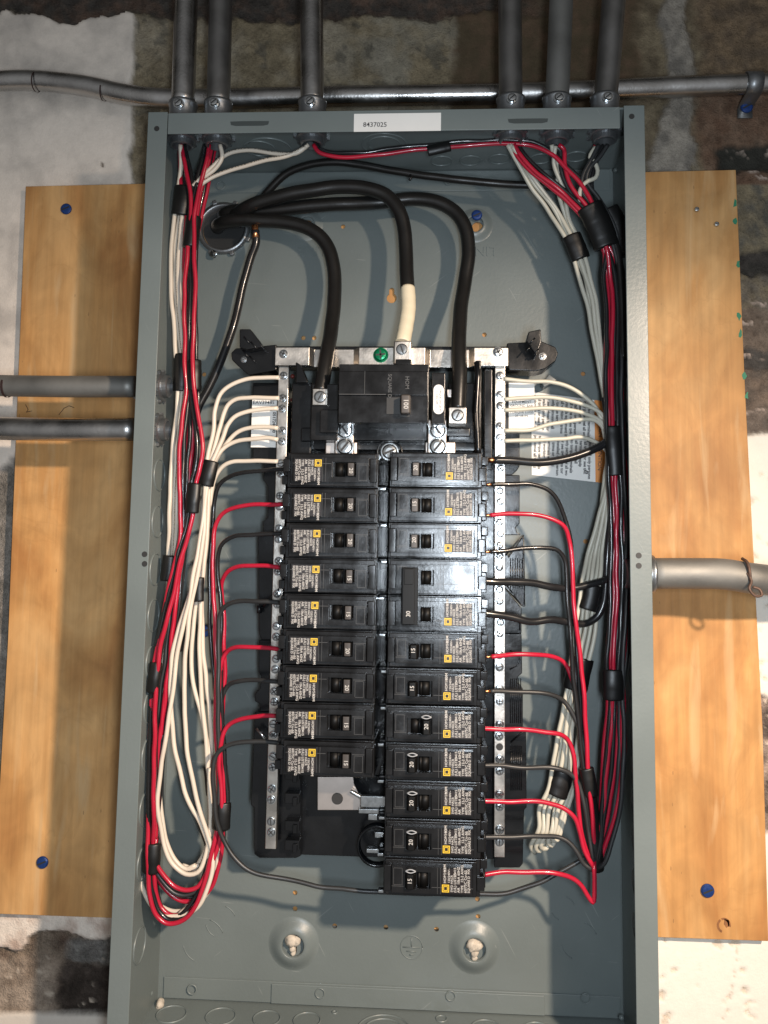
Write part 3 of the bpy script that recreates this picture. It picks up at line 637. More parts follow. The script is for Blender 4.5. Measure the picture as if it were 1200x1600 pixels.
# white stickers on the rails
bm = bmesh.new(); pb(bm, 393, 623, 432, 699, .0572, .0579)
p = at(412, 629, .057); text_bm(bm, 'EAV39485', .0040, facing(p.x, .05715, p.z, 0), 1)
p = at(428, 660, .057); text_bm(bm, '0517240 00', .0034, facing(p.x, .05715, p.z, -90), 1)
cpart('part_number_sticker', bm, ['sticker_white', 'print_black'])
bm = bmesh.new(); pb(bm, 795, 598, 835, 670, .0572, .0579)
for k, y in enumerate((628, 634, 644, 650)):
    p = at(815, y, .057); text_bm(bm, ('EQUIPMENT', 'GROUND BAR', 'TORQUE LUGS', '25 LB-IN')[k], .0027, facing(p.x, .05715, p.z, 0), 1)
cpart('rail_sticker', bm, ['sticker_white', 'print_black'])
# bus hardware between main breaker and branch rows
bm = bmesh.new()
pb(bm, 455, 598, 487, 712, .040, .058); pb(bm, 455, 690, 745, 704, .046, .060); pb(bm, 545, 662, 668, 689, .036, .060); pb(bm, 700, 598, 745, 700, .050, .060)
pb(bm, 470, 668, 520, 690, .038, .056); pb(bm, 690, 668, 735, 682, .040, .052)
pprism(bm, [(462,565),(470,570),(482,598),(462,598)], .034, .042); pb(bm, 742, 563, 752, 712, .036, .058); pb(bm, 756, 575, 770, 735, .048, .058)
cpart('bus_cover', bm, 'base_plastic', .001)
bm = bmesh.new(); tube(bm, pts([(745,566),(747,590),(744,640),(747,700),(748,712)], .035), .0022, 8); cpart('cable_guide', bm, 'base_plastic', smooth=True)
for (xa, xb, xc) in ((508, 558, 538), (664, 712, 683)):
    bm = bmesh.new(); pb(bm, xc-15, 655, xc+15, 713, .030, .036); pb(bm, xa, 690, xb, 712, .0365, .045); pb(bm, xa+2, 662, xa+12, 680, .037, .046); cpart('bus_stub', bm, 'busbar_plate', .001)
    core_screw(xc+1, 698, .030, .0060, .0028, slot=.9, ph=False); core_screw(xc+1, 673, .030, .0058, .0022, slot=2.2)
core_screw(609, 706, .044, .0058, .0030); bm = bmesh.new(); p = at(609, 707, .0455); ring(bm, p, (0,-1,0), .0085, .0100, .0020, 32); cpart('screw_collar', bm, 'base_plastic', smooth=True)
bm = bmesh.new(); pprism(bm, [(496,1214),(552,1214),(553,1225),(560,1240),(572,1249),(572,1266),(496,1266)], .050, .0525)
cpart('bus_plate', bm, 'busbar_plate', .0004)
bm = bmesh.new(); p = at(527, 1248, .0498); lathe(bm, p, (0,-1,0), [(0,.0042),(.0004,.0040)], 24); cpart('bolt_hole_shade', bm, 'recess_shade')  # dark disc on the plate, its colour standing for shade in the hole
bm = bmesh.new(); tube(bm, pts([(548,1236),(560,1243),(570,1249)], .047), .0017, 8); pb(bm, 563, 1244, 604, 1262, .040, .043); pb(bm, 560, 1264, 602, 1272, .043, .050)
pb(bm, 575, 1272, 590, 1282, .044, .050); cpart('bus_stab', bm, 'zinc_screw', .0006)
bm = bmesh.new(); p = at(590, 1318, .052); ring(bm, p, (0,-1,0), .0125, .0150, .006, 36); cpart('moulded_boss', bm, 'base_plastic', smooth=True)
bm = bmesh.new(); pb(bm, 585, 1300, 600, 1310, .047, .052); pb(bm, 572, 1326, 600, 1334, .046, .052); cpart('bus_stab', bm, 'zinc_screw', .0008)
bm = bmesh.new()
for y in (588, 625, 672): 
    p = at(457, y, .051); bmesh.ops.create_icosphere(bm, subdivisions=2, radius=.0018, matrix=Matrix.Translation(p))
cpart('sealant_blob', bm, 'red_sealant', smooth=True)
bm = bmesh.new()
for k in range(11):
    y = 762+56.6*k; pb(bm, 591, y-4, 606, y+3, .034, .06); 
cpart('centre_barrier', bm, 'base_plastic', .0012)
bm = bmesh.new()
for k in range(12):
    y = 764+57.2*k; p = at(597+random.uniform(-3,3), y, .031); bx(bm, p.x-.0022, p.x+.0022, .031, .036, p.z-.0009, p.z+.0012)
cpart('bus_tip', bm, 'zinc_screw', .0004)

# ------------------------------------------------------------------ main breaker
mb = empty('main_breaker', at(600, 615, .03), 'large black main circuit breaker rated 100 above the branch breakers', 'circuit breaker')
def mpart(name, bm, m, bevel=0.0, parent=mb, smooth=False):
    off = Vector(mb.location)
    for v in bm.verts: v.co -= off
    return link(name, bm, m, parent, smooth, bevel)
bm = bmesh.new(); pb(bm, 529, 569, 670, 661, .006, .050); pb(bm, 529, 580, 669, 618, .0045, .006); pb(bm, 486, 600, 528.5, 688, .026, .056); pb(bm, 500, 640, 528.5, 676, .020, .026)
mpart('body', bm, 'black_plastic', .0006)
bm = bmesh.new(); pb(bm, 604, 621, 634, 647, .0052, .006); mpart('handle_recess_shade', bm, 'recess_shade')  # thin dark plate on the body, painted as the shade of a recess
bm = bmesh.new(); pb(bm, 626, 616, 641, 646, -.004, .006); h_ = mpart('handle', bm, 'handle_top', .0012)
bm = bmesh.new(); p = at(634, 631, -.0042); text_bm(bm, '100', .0048, facing(p.x, -.0042, p.z, -90), 0); mpart('rating_number', bm, 'print_white', parent=h_)
bm = bmesh.new(); p = at(631, 650, .0058); lathe(bm, p, (0,-1,0), [(0,.0001),(.0001,.0036)], 20) if False else tube(bm, [p+Vector((-.004,0,0)), p, p+Vector((.004,0,0))], .0006, 6); mpart('scuff_mark', bm, 'print_grey')
bm = bmesh.new(); p = at(609, 603, .0044)
text_bm(bm, 'SQUARE D', .0036, facing(p.x, .0042, p.z, -90), 0); p = at(636, 598, .0044); text_bm(bm, 'HOM', .0040, facing(p.x, .0042, p.z, -90), 0)
pb(bm, 530, 615.6, 603, 616.4, .0041, .0044, 0); pb(bm, 569.6, 580, 570.1, 616, .0041, .0044, 0)
mpart('moulded_marking', bm, 'print_grey')
bm = bmesh.new(); pb(bm, 674, 582, 696, 664, .014, .050); mpart('side_cover', bm, 'black_plastic', .0008)
bm = bmesh.new(); a = at(685.5, 601, .0134); b = at(685.5, 647, .0134); r = .0037; pp = []
for i in range(13): pp.append((a.x+r*math.cos(math.pi*i/12), a.z-r+r*math.sin(math.pi*i/12)))
for i in range(13): pp.append((a.x+r*math.cos(math.pi+math.pi*i/12), b.z+r+r*math.sin(math.pi+math.pi*i/12)))
prism(bm, pp, .0132, .0139); p = at(688, 624, .013); text_bm(bm, 'TORQUE 250 LB-IN', .0021, facing(p.x, .0131, p.z, -90), 1); p = at(682.5, 624, .013); text_bm(bm, '<- ON OFF ->', .0021, facing(p.x, .0131, p.z, -90), 1)
mpart('torque_sticker', bm, ['sticker_white', 'print_black'])
for (x, y, wd, Y) in ((500, 620, 12, .022), (715, 649, 14, .020)):
    bm = bmesh.new(); pb(bm, x-wd, y-13, x+wd, y+13, Y, Y+.016); L_ = mpart('terminal_lug', bm, 'aluminium_bar', .0007)
    bm = bmesh.new(); p = at(x, y, Y); lathe(bm, p-Vector((0,.0001,0)), (0,-1,0), [(0,.0046),(.0002,.0046)], 24, 1); screw(bm, p, (0,-1,0), .0040, .0008, 1.1, washer=False); mpart('set_screw', bm, ['zinc_screw', 'recess_shade'], parent=L_)
bm = bmesh.new(); pprism(bm, [(698,608),(708,608),(707,622),(699,620)], .030, .034); mpart('terminal_clip', bm, 'busbar_plate', .0005)
bm = bmesh.new(); pb(bm, 618, 561, 643, 570, .016, .040); mpart('line_side_tab', bm, 'black_plastic', .0005)

# ------------------------------------------------------------------ branch breakers
YF = .010
mm_ = .001
def ring_plate(bm, x0, x1, z0, z1, a0, a1, c0, c1, y0, y1, mi=0):
    "rectangular plate x0..x1, z0..z1 with a rectangular opening a0..a1, c0..c1, from y0 (front) to y1"
    O = [(x0,z0),(x1,z0),(x1,z1),(x0,z1)]; I = [(a0,c0),(a1,c0),(a1,c1),(a0,c1)]
    of = [bm.verts.new((x,y0,z)) for x,z in O]; nf = [bm.verts.new((x,y0,z)) for x,z in I]
    ob = [bm.verts.new((x,y1,z)) for x,z in O]; nb = [bm.verts.new((x,y1,z)) for x,z in I]
    for i in range(4):
        j = (i+1) % 4
        for q in ((of[i],of[j],nf[j],nf[i]), (ob[j],ob[i],nb[i],nb[j]), (of[i],ob[i],ob[j],of[j]), (nf[j],nb[j],nb[i],nf[i])): bm.faces.new(q).material_index = mi
def breaker_body(bm, dz=0.0):
    m = mm_
    ring_plate(bm, -28*m, 27*m, dz-8.8*m, dz+8.8*m, 1*m, 17.4*m, dz-5.0*m, dz+5.6*m, 0, 4.5*m)
    bx(bm, -30.5*m, 31.5*m, 3.6*m, 11*m, dz-11.6*m, dz+11.6*m)
    bx(bm, 27.2*m, 32.3*m, 1.4*m, 12*m, dz-8.6*m, dz+8.4*m)
    bx(bm, -33*m, 33*m, 6.8*m, 46*m, dz-12.5*m, dz+12.5*m)
    bx(bm, -36*m, -30.6*m, 5.2*m, 24*m, dz-1.5*m, dz+8.0*m); bx(bm, -38.0*m, -33.1*m, 12*m, 44*m, dz-10.4*m, dz-4*m)
    bx(bm, -37*m, -33.1*m, 16*m, 44*m, dz-3.8*m, dz+10.4*m)
def breaker_detail(bm, dz=0.0):
    "fine moulded lines on the face"
    m = mm_
    for x0, x1, z0, z1 in ((-28,-.2,4.3,4.55),(18.2,26.6,4.3,4.55),(-4.2,-4.0,-8.5,8.5),(19.6,25.6,-7.4,-7.2),(19.6,25.6,3.4,3.6),(19.6,19.8,-7.4,3.6),(25.4,25.6,-7.4,3.6),(-6.4,-6.2,-8.5,8.5)):
        bx(bm, x0*m, x1*m, -.12*m, .05*m, dz+z0*m, dz+z1*m)
def label_bm(dz=0.0):
    m = mm_; bm = bmesh.new(); bx(bm, -26.4*m, -7.0*m, -.10*m, .02*m, dz-7.9*m, dz+7.7*m, 0)
    for x, z, s, sz, al in ((-9.2, 1.4, 'HOM120', 2.5, 'LEFT'), (-9.2, -4.6, 'HOM', 2.7, 'LEFT'), (-11.9, 1.2, '120/240V~', 2.1, 'LEFT'), (-13.8, 7.0, 'SWD HACR', 2.1, 'LEFT'),
                    (-16.0, 7.2, '(UL) LISTED', 2.5, 'LEFT'), (-16.0, -3.2, 'E9415', 2.3, 'LEFT'), (-18.4, 2.0, '10kA 60HZ', 2.4, 'LEFT'),
                    (-18.4, 7.2, 'AIR', 2.2, 'LEFT'), (-20.8, 7.2, 'TYPE', 2.2, 'LEFT'), (-20.8, 0.6, '12-2 AWG', 2.5, 'LEFT'),
                    (-23.0, 7.2, '60/75C Cu-Al', 2.5, 'LEFT'), (-23.2, -5.0, '36', 2.6, 'LEFT'), (-25.2, 7.2, 'SQUARE D', 2.3, 'LEFT'), (-25.2, -5.0, 'MX', 2.3, 'LEFT')):
        text_bm(bm, s, sz*m, facing(x*m, -.16*m, dz+z*m, -90), 1, al)
        if random.random() < .0: pass
    return bm
def logo_bm(dz=0.0):
    m = mm_; bm = bmesh.new()
    ring_plate(bm, -12.0*m, -7.2*m, dz+2.3*m, dz+7.2*m, -10.6*m, -8.6*m, dz+3.7*m, dz+5.8*m, -.22*m, -.05*m, 0)
    bx(bm, -10.6*m, -8.6*m, -.18*m, -.06*m, dz+3.7*m, dz+5.8*m, 1); bx(bm, -11.45*m, -7.75*m, -.24*m, -.215*m, dz+2.85*m, dz+3.25*m, 1); bx(bm, -11.45*m, -7.75*m, -.24*m, -.215*m, dz+6.25*m, dz+6.65*m, 1)
    bx(bm, -11.45*m, -11.05*m, -.24*m, -.215*m, dz+3.25*m, dz+6.3*m, 1); bx(bm, -8.15*m, -7.75*m, -.24*m, -.215*m, dz+3.25*m, dz+6.3*m, 1)
    return bm
def handle_bm(on=True, tall=2.6, dz=0.0):
    m = mm_; bm = bmesh.new(); a, b = (11.0, 17.0) if on else (1.6, 7.6)
    prof = [(a, 3.5), (a-.6, 0.5), (a+.2, -tall*.7), (a+1.2, -tall), (b-.9, -tall), (b-.1, -tall*.8), (b, 3.5)] if on else [(a, 3.5), (a+.1, -tall*.8), (a+.9, -tall), (b-1.2, -tall), (b-.2, -tall*.7), (b+.6, .5), (b, 3.5)]
    A = [bm.verts.new((x*m, y*m, dz-4.4*m)) for x, y in prof]; B = [bm.verts.new((x*m, y*m, dz+5.0*m)) for x, y in prof]
    bm.faces.new(A[::-1]); bm.faces.new(B)
    for i in range(len(prof)):
        j = (i+1) % len(prof); f = bm.faces.new((A[i], A[j], B[j], B[i]))
        if abs(prof[i][1]+tall) < 1e-6 and abs(prof[j][1]+tall) < 1e-6: f.material_index = 1
    return bm
def cam_bm(on=True, dz=0.0):
    "curved rocker seen inside the window beside the handle"
    m = mm_; bm = bmesh.new(); x0 = 1.8 if on else 8.6
    lathe(bm, ((x0+3.6)*m, 5.4*m, dz-4.6*m), (0,0,1), [(0, 3.6*m), (9.8*m, 3.6*m)], 28); lathe(bm, ((x0+6.6)*m if on else (x0+.6)*m, 3.6*m, dz-4.6*m), (0,0,1), [(0, 1.3*m), (9.8*m, 1.3*m)], 12)
    return bm
SHARED = {}
def shared(key, maker, name, mats, parent, bevel=0.0, smooth=False, label=None):
    if key not in SHARED:
        o = link(name, maker(), mats, parent, smooth, bevel); SHARED[key] = o
    else:
        o = SHARED[key].copy(); COL.objects.link(o); o.parent = parent
    if label: o['label'] = label
    return o
def body_one(): b = bmesh.new(); breaker_body(b); return b
def det_one(): b = bmesh.new(); breaker_detail(b); return b
def num_bm(s, on, tall, dz=0.0):
    b = bmesh.new(); x = (14.2 if on else 4.4)*mm_; text_bm(b, s, 4.0*mm_, facing(x, -(tall+.12)*mm_, dz+(-.6)*mm_, -90), 0); return b
def mark_bm(on):
    m = mm_; b = bmesh.new(); x = 14.0 if on else 4.6
    pts_ = [Vector(((x-3.6)*m, -2.9*m, -6.6*m)), Vector(((x-1)*m, -3.0*m, -5.6*m)), Vector(((x+1)*m, -3.0*m, -5.6*m)), Vector(((x+3.4)*m, -2.9*m, -6.6*m))]
    p2 = [Vector((p.x, p.y, -13.2*m-p.z)) for p in pts_]; tube(b, catmull(pts_, .001), .00042, 6); tube(b, catmull(p2, .001), .00042, 6)
    return b
def make_breaker(loc, flip, rating, label, on=True, tall=2.6, mark=False, group='small black branch circuit breakers'):
    t = empty('circuit_breaker', loc, label, 'circuit breaker', group)
    t.rotation_euler = (random.uniform(-.022, .022), (math.pi if flip else 0) + random.uniform(-.004, .004), random.uniform(-.016, .016))
    shared('body', body_one, 'body', 'black_plastic', t, .0006)
    shared('det', det_one, 'moulded_marking', 'print_grey', t)
    shared('label', label_bm, 'printed_label', ['label_black', 'print_white'], t)
    shared('logo', logo_bm, 'square_logo', ['logo_yellow', 'label_black'], t)
    h = shared('handle%d%.1f' % (on, tall), lambda: handle_bm(on, tall), 'handle', ['handle_plastic', 'handle_top' if not flip else 'handle_plastic'], t, .0005)
    shared('num%s%d%.1f' % (rating, on, tall), lambda: num_bm(rating, on, tall), 'rating_number', 'print_white', h)
    shared('cam%d' % on, lambda: cam_bm(on), 'rocker', 'handle_plastic', t, smooth=True)
    if mark: shared('mark%d' % on, lambda: mark_bm(on), 'trip_mark', 'print_grey2', h, smooth=True)
    return t
mat('print_grey2', (.30, .31, .32), .4)
ORD = ['topmost', 'second', 'third', 'fourth', 'fifth', 'sixth', 'seventh', 'eighth', 'ninth', 'tenth', 'eleventh', 'twelfth']
zA = at(520, 734, YF).z; zB = at(508, 1188, YF).z; xlc = (at(520, 734, YF).x + at(507, 1188, YF).x)/2
left_r = ['20','20','20','15','15','20','20','15','15']
lwords = ['with the red wire' if i % 2 else 'with the black wire' for i in range(9)]
for i in range(9):
    z = zA + (zB-zA)*i/8
    make_breaker((xlc+random.uniform(-.0003,.0003), YF+random.uniform(-.0004,.0004), z), False, left_r[i], '%s breaker in the left column, marked %s, %s' % ('bottom' if i == 8 else ORD[i], left_r[i], lwords[i]))
zC = at(683, 733, YF).z; zD = at(676, 1376, YF).z; xrc = (at(680, 733, YF).x + at(675, 1376, YF).x)/2
right_r = ['20','15','20','','','15','15','20','20','20','20','15']
for i in range(12):
    if i in (3, 4): continue
    z = zC + (zD-zC)*i/11
    make_breaker((xrc+random.uniform(-.0003,.0003), YF+random.uniform(-.0004,.0004), z), True, right_r[i],
        ('%s breaker in the right column, marked %s' % (('bottom' if i == 11 else ORD[i]) if i < 4 else {5:'first',6:'second',7:'third',8:'fourth',9:'fifth',10:'sixth',11:'bottom'}[i], right_r[i])) + (', below the double breaker' if i > 4 else ', above the double breaker') + (', handle switched off' if i == 7 else ''),
        on=(i != 7), tall=(2.6 if i < 3 else 4.2), mark=(i >= 7))
# two-pole breaker with joined handles
zt2 = zC + (zD-zC)*3.5/11; pitch = (zC-zD)/11
dbl = empty('double_breaker', (xrc, YF-.001, zt2), 'black two-pole breaker with a tall joined handle marked 30', 'circuit breaker'); dbl.rotation_euler = (.034, math.pi, -.012)
bm = bmesh.new(); breaker_body(bm, pitch/2); breaker_body(bm, -pitch/2); link('body', bm, 'black_plastic', dbl, bevel=.00045)
bm = bmesh.new(); breaker_detail(bm, pitch/2); breaker_detail(bm, -pitch/2); link('moulded_marking', bm, 'print_grey', dbl)
o = link('printed_label', label_bm(pitch/2), ['label_black', 'print_white'], dbl)
o = link('square_logo', logo_bm(pitch/2), ['logo_yellow', 'label_black'], dbl)
for s in (1, -1): link('rocker', cam_bm(True, s*pitch/2), 'handle_plastic', dbl, smooth=True)
bm = bmesh.new(); m = mm_; bx(bm, 11.4*m, 22.4*m, -7.5*m, 2*m, -pitch/2-6.6*m, pitch/2+7*m); bx(bm, 13.4*m, 21.6*m, -9.6*m, -7.4*m, -pitch/2-6.2*m, pitch/2+6.6*m); bx(bm, 14.4*m, 20.6*m, -10.1*m, -9.5*m, -pitch/2-5.8*m, -pitch/2+5*m)
h = link('joined_handle', bm, 'handle_plastic', dbl, bevel=.0007)
bm = bmesh.new(); text_bm(bm, '30', 4.2*m, facing(17.4*m, -9.75*m, pitch/2-.5*m, -90), 0); link('rating_number', bm, 'print_white', h)

# ------------------------------------------------------------------ conduits with their fittings
def conduit(name, path, r, m, label, group=None, marks=()):
    pts_ = catmull([at(*p) for p in path], .006); o0 = pts_[0].copy(); t = empty(name, o0, label, 'conduit', group)
    bm = bmesh.new(); tube(bm, [p-o0 for p in pts_], r, 28); link('pipe', bm, m, t, smooth=True); return t, o0
def nutpart(name, bm, m, t, o0, smooth=False, bevel=0.0):
    for v in bm.verts: v.co -= o0
    return link(name, bm, m, t, smooth, bevel)
def connector(t, o0, p, ax, r, screw_dir=(0,-1,0), body=.014, teeth=8, bodymat='cast_zinc'):
    "set-screw connector outside the wall at p (ax points outward) and locknut inside"
    p = Vector(p); ax = Vector(ax); bm = bmesh.new()
    lathe(bm, p, ax, [(.0001, r*1.35), (.0025, r*1.35), (.003, r*1.16), (body-.003, r*1.16), (body-.0022, r*1.24), (body, r*1.22)], 28)
    nutpart('connector', bm, bodymat, t, o0, True)
    bm = bmesh.new(); sd = Vector(screw_dir); fr = .78 if body > .02 else .55; lathe(bm, p+ax*(body*fr)+sd*r*1.1, sd, [(0, .0042), (.0016, .0042)], 16); screw(bm, p+ax*(body*fr)+sd*(r*1.1+.0016), sd, .0034, .0022, .7, washer=False)
    nutpart('set_screw', bm, ['zinc_screw', 'recess_shade'], t, o0)
    q = p-ax*T; bm = bmesh.new(); lathe(bm, q, -ax, [(.0001, r*1.30), (.0024, r*1.33), (.0030, r*1.22), (.0031, r*1.0), (.0068, r*.98), (.0074, r*.88), (.0074, r*.80), (.001, r*.78)], 28, cap=False)
    a, b = frame_of(ax)
    for k in range(teeth):
        an = 2*math.pi*k/teeth+.2; c = q-ax*.0012+(a*math.cos(an)+b*math.sin(an))*r*1.40; u = (a*math.cos(an)+b*math.sin(an)); w = ax.cross(u)
        vs_ = []
        for e in (-.0011, .0011):
            for i, j in ((-.0016,-.0014),(.0012,-.0014),(.0012,.0014),(-.0016,.0014)): vs_.append(bm.verts.new(c+ax*e+u*i+w*j))
        for f in ((0,1,2,3),(7,6,5,4),(0,4,5,1),(1,5,6,2),(2,6,7,3),(3,7,4,0)): bm.faces.new([vs_[i] for i in f])
    nutpart('locknut', bm, 'cast_zinc', t, o0, False)
TOPS = [(291,0,286,'emt_steel','shiny steel conduit entering the top of the box, leftmost'), (345,0,341,'emt_dark','dark steel conduit entering the box top, second from the left'),
        (487,0,488,'emt_steel','shiny steel conduit entering the box top left of the white number sticker'), (797,0,798,'emt_dark','dark grey conduit entering the box top just right of the sticker'),
        (877,0,870,'emt_dull','pale dull grey conduit entering the box top, second from the right'), (959,0,945,'emt_dark','leaning dark conduit entering the box top, rightmost')]
YC = .036; REMT = .0091; TOPX = []
for xa, ya, xb, m_, lb in TOPS:
    t, o0 = conduit('steel_conduit', [(xa + (xa-xb)*.5, -80, YC+.001), (xa, 0, YC), ((xa+xb)/2, 85, YC), (xb, 165, YC)], REMT, m_, lb, 'conduits entering the top of the box')
    p = at(xb, 172, YC); TOPX.append(p.x); connector(t, o0, (p.x, YC, 0), (0,0,1), REMT, body=.0265)
t, o0 = conduit('steel_conduit', [(-90,127,.092),(-20,127,.094),(40,125,.094),(90,128,.093),(140,135,.090),(190,146,.088),(240,153,.087),(300,155,.087),(500,151,.087),(800,146,.087),(1000,138,.089),(1150,132,.092),(1290,128,.093)], .0083, 'emt_steel', 'long horizontal steel conduit running behind the vertical ones')
for x, y in ((57,128),(163,142)):
    bm = bmesh.new(); p = at(x, y, .0925 if x < 100 else .089); ax = (at(x+10, y+1, .0925)-at(x-10, y-(1 if x < 100 else 2), .0925)).normalized()
    lathe(bm, p-ax*.0006, ax, [(0, .0084), (.0012, .0084)], 28, cap=False); nutpart('marker_line', bm, 'marker_ink', t, o0)
for y, m_, lb in ((603,'emt_dull','dull grey conduit entering the left side, the upper one'), (670,'emt_steel','shiny mottled conduit entering the left side, the lower one')):
    t, o0 = conduit('steel_conduit', [(-90,y-3,.05),(-20,y-1,.05),(25,y,.048),(100,y+1,.046),(211,y+1,.046)], .0084 if y == 603 else .0090, m_, lb, 'conduits entering the left side')
    p = at(211, y+1, .046); connector(t, o0, (XL, .046, p.z), (-1,0,0), .0088, body=.006)
    if y == 603:
        bm = bmesh.new(); q = at(9, 604, .0485); lathe(bm, q, (1,0,0), [(0, .00855), (.0015, .0086), (.002, .00855)], 28, cap=False); nutpart('stain_ring', bm, 'marker_ink', t, o0)
t, o0 = conduit('steel_conduit', [(1018,896,.044),(1080,896,.044),(1130,897,.044),(1170,903,.046),(1215,908,.052),(1300,912,.062)], .0112, 'emt_dull', 'thick grey conduit leaving the right side of the box')
p = at(1018, 897, .044); connector(t, o0, (XR, .044, p.z), (1,0,0), .0112, (-.2,-1,-.15), .012)
bm = bmesh.new(); tube(bm, catmull([at(1168,895,.034),at(1174,908,.032),at(1171,920,.030),at(1180,931,.030),at(1190,930,.031),at(1187,921,.032),at(1176,917,.033)], .001), .0010, 8); tube(bm, catmull([at(1160,873,.045),at(1168,880,.036),at(1172,900,.033),at(1168,925,.045)], .001), .0012, 8)
tag(link('wire_tie', bm, 'rusty_steel', smooth=True), 'rusty twisted wire tie hanging round the thick right conduit', 'wire tie')
# strap at the right end of the long conduit
st = empty('pipe_strap', at(1175, 150, .10), 'metal pipe strap with blue screw at the right end of the long conduit', 'pipe strap'); o0 = Vector(st.location)
bm = bmesh.new(); c = at(1176, 131, .092); rr = .0098; V = []
path = [(-(.020), 0.018), (-.0125, .018), (-.0105, .012)] + [(-rr*math.cos(math.pi*i/12), -rr*math.sin(math.pi*i/12)) for i in range(13)] + [(.0105, .012), (.0105, .018)]
A = []
for zz, yy in path:
    A.append([Vector((c.x+dx, c.y+yy, c.z+zz)) for dx in (-.0062, .0062)])
for i, (l, r_) in enumerate(A): V.append([bm.verts.new(l), bm.verts.new(r_)])
for i in range(len(V)-1): f = bm.faces.new((V[i][0], V[i][1], V[i+1][1], V[i+1][0])); f.smooth = True
o = nutpart('strap', bm, 'cast_zinc', st, o0); s = o.modifiers.new('s', 'SOLIDIFY'); s.thickness = .0012
bm = bmesh.new(); screw(bm, at(1166, 168, .1075), (0,-1,0), .0052, .0026, .5, washer=False); nutpart('screw', bm, ['blue_screw', 'recess_shade'], st, o0)
# big bushing where the service cables come through the back
hub = empty('conduit_hub', at(350, 358, YB), 'large zinc locknut ring around the service cable hole', 'locknut'); o0 = Vector(hub.location); hp = at(350, 358, YB)
bm = bmesh.new(); lathe(bm, hp, (0,-1,0), [(0,.0225),(.0035,.0225),(.0045,.0205),(.0045,.0190),(-.010,.0185)], 40, cap=False); nutpart('ring', bm, 'cast_zinc', hub, o0, True)
bm = bmesh.new()
for k in range(8):
    an = k*math.pi/4+.35; u = Vector((math.cos(an),0,math.sin(an))); w = Vector((-math.sin(an),0,math.cos(an))); c = hp+u*.0232+Vector((0,-.0022,0)); vs_ = []
    for e in (-.002,.002):
        for i,j in ((-.0014,-.0022),(.0022,-.0016),(.0022,.0016),(-.0014,.0022)): vs_.append(bm.verts.new(c+Vector((0,e,0))+u*i+w*j))
    for f in ((0,1,2,3),(7,6,5,4),(0,4,5,1),(1,5,6,2),(2,6,7,3),(3,7,4,0)): bm.faces.new([vs_[i] for i in f])
nutpart('lug', bm, 'cast_zinc', hub, o0, bevel=.0005)
bm = bmesh.new(); screw(bm, at(334, 397, YB-.005), (-.4,-1,-.3), .0030, .003, .4); nutpart('screw', bm, ['zinc_screw', 'recess_shade'], hub, o0)
bm = bmesh.new(); lathe(bm, hp+Vector((0,.0024,0)), (0,-1,0), [(0,.0184),(.0002,.0184)], 36); nutpart('bore_shade', bm, 'recess_shade', hub, o0)  # dark disc covering the plywood, painted as the shade inside the hole

# ------------------------------------------------------------------ wires
def wire(segs, r, m, label, name, group, ends=(), cat='wire', printed=False, step=.0022, seg=10):
    "segs = list of (px, py, Y)"
    P = [at(x, y, Y) for x, y, Y in segs]; pts_ = catmull(P, step); q = random.uniform(0, 90); n = len(pts_)
    pts_ = [p + Vector((noise.noise(Vector((i*.11, q, 0))), noise.noise(Vector((i*.11, q, 9))), noise.noise(Vector((i*.11, q, 5)))))*.0010*min(1, i/8, (n-1-i)/8)*(1 if r < .003 else .5) for i, p in enumerate(pts_)]
    P = [pts_[0], pts_[min(3, n-1)]] + [pts_[max(0, n-4)], pts_[-1]]; o0 = pts_[0].copy(); bm = bmesh.new()
    tube(bm, [p-o0 for p in pts_], r, seg); o = link(name, bm, m, smooth=True); o.location = o0; tag(o, label, cat, group)
    for e in ends:
        a = P[0] if e == 0 else P[-1]; b = P[1] if e == 0 else P[-2]; d = (a-b).normalized(); bm = bmesh.new()
        tube(bm, [a-d*.0005-o0, a+d*.002-o0, a+d*.0045-o0], r*.62, 8); link('copper_end', bm, 'copper', o, smooth=True)
    return o
def tape(pts_px, w, label, flat=.68, m='vinyl_tape', group='black tape wraps round the wires', d=0.0):
    P = [at(x, y, Y) for x, y, Y in pts_px]; pts_ = catmull(P, .0011); o0 = pts_[0].copy(); bm = bmesh.new(); n = len(pts_)
    ph = random.uniform(0, 6)
    def rf(u, i): return w/2*1.09*(1 + .012*math.sin(u*9+ph) + .018*((u*2.7+ph) % 1)) * (1 if 0 < i < n-1 else .97)
    tube(bm, [p-o0 for p in pts_], w/2, 18, flat=flat, rfun=rf); 
    for v in bm.verts: v.co += Vector((1,1,1))*.00012*noise.noise(v.co*200+o0*50)
    o = link('tape_wrap', bm, m, smooth=True); o.location = o0; return tag(o, label, 'tape', group)
def dp(pts_, Y0_, Y1_=None):
    Y1_ = Y0_ if Y1_ is None else Y1_; n = max(1, len(pts_)-1)
    return [(x, y, Y0_+(Y1_-Y0_)*i/n) for i, (x, y) in enumerate(pts_)]
def sh(pts_, dx, dy=0, dY=0.0): return [(x+dx, y+dy, Y+dY) for x, y, Y in pts_]
RW = .00166
GB = 'branch circuit wires on the left side'; GR_ = 'branch circuit wires on the right side'
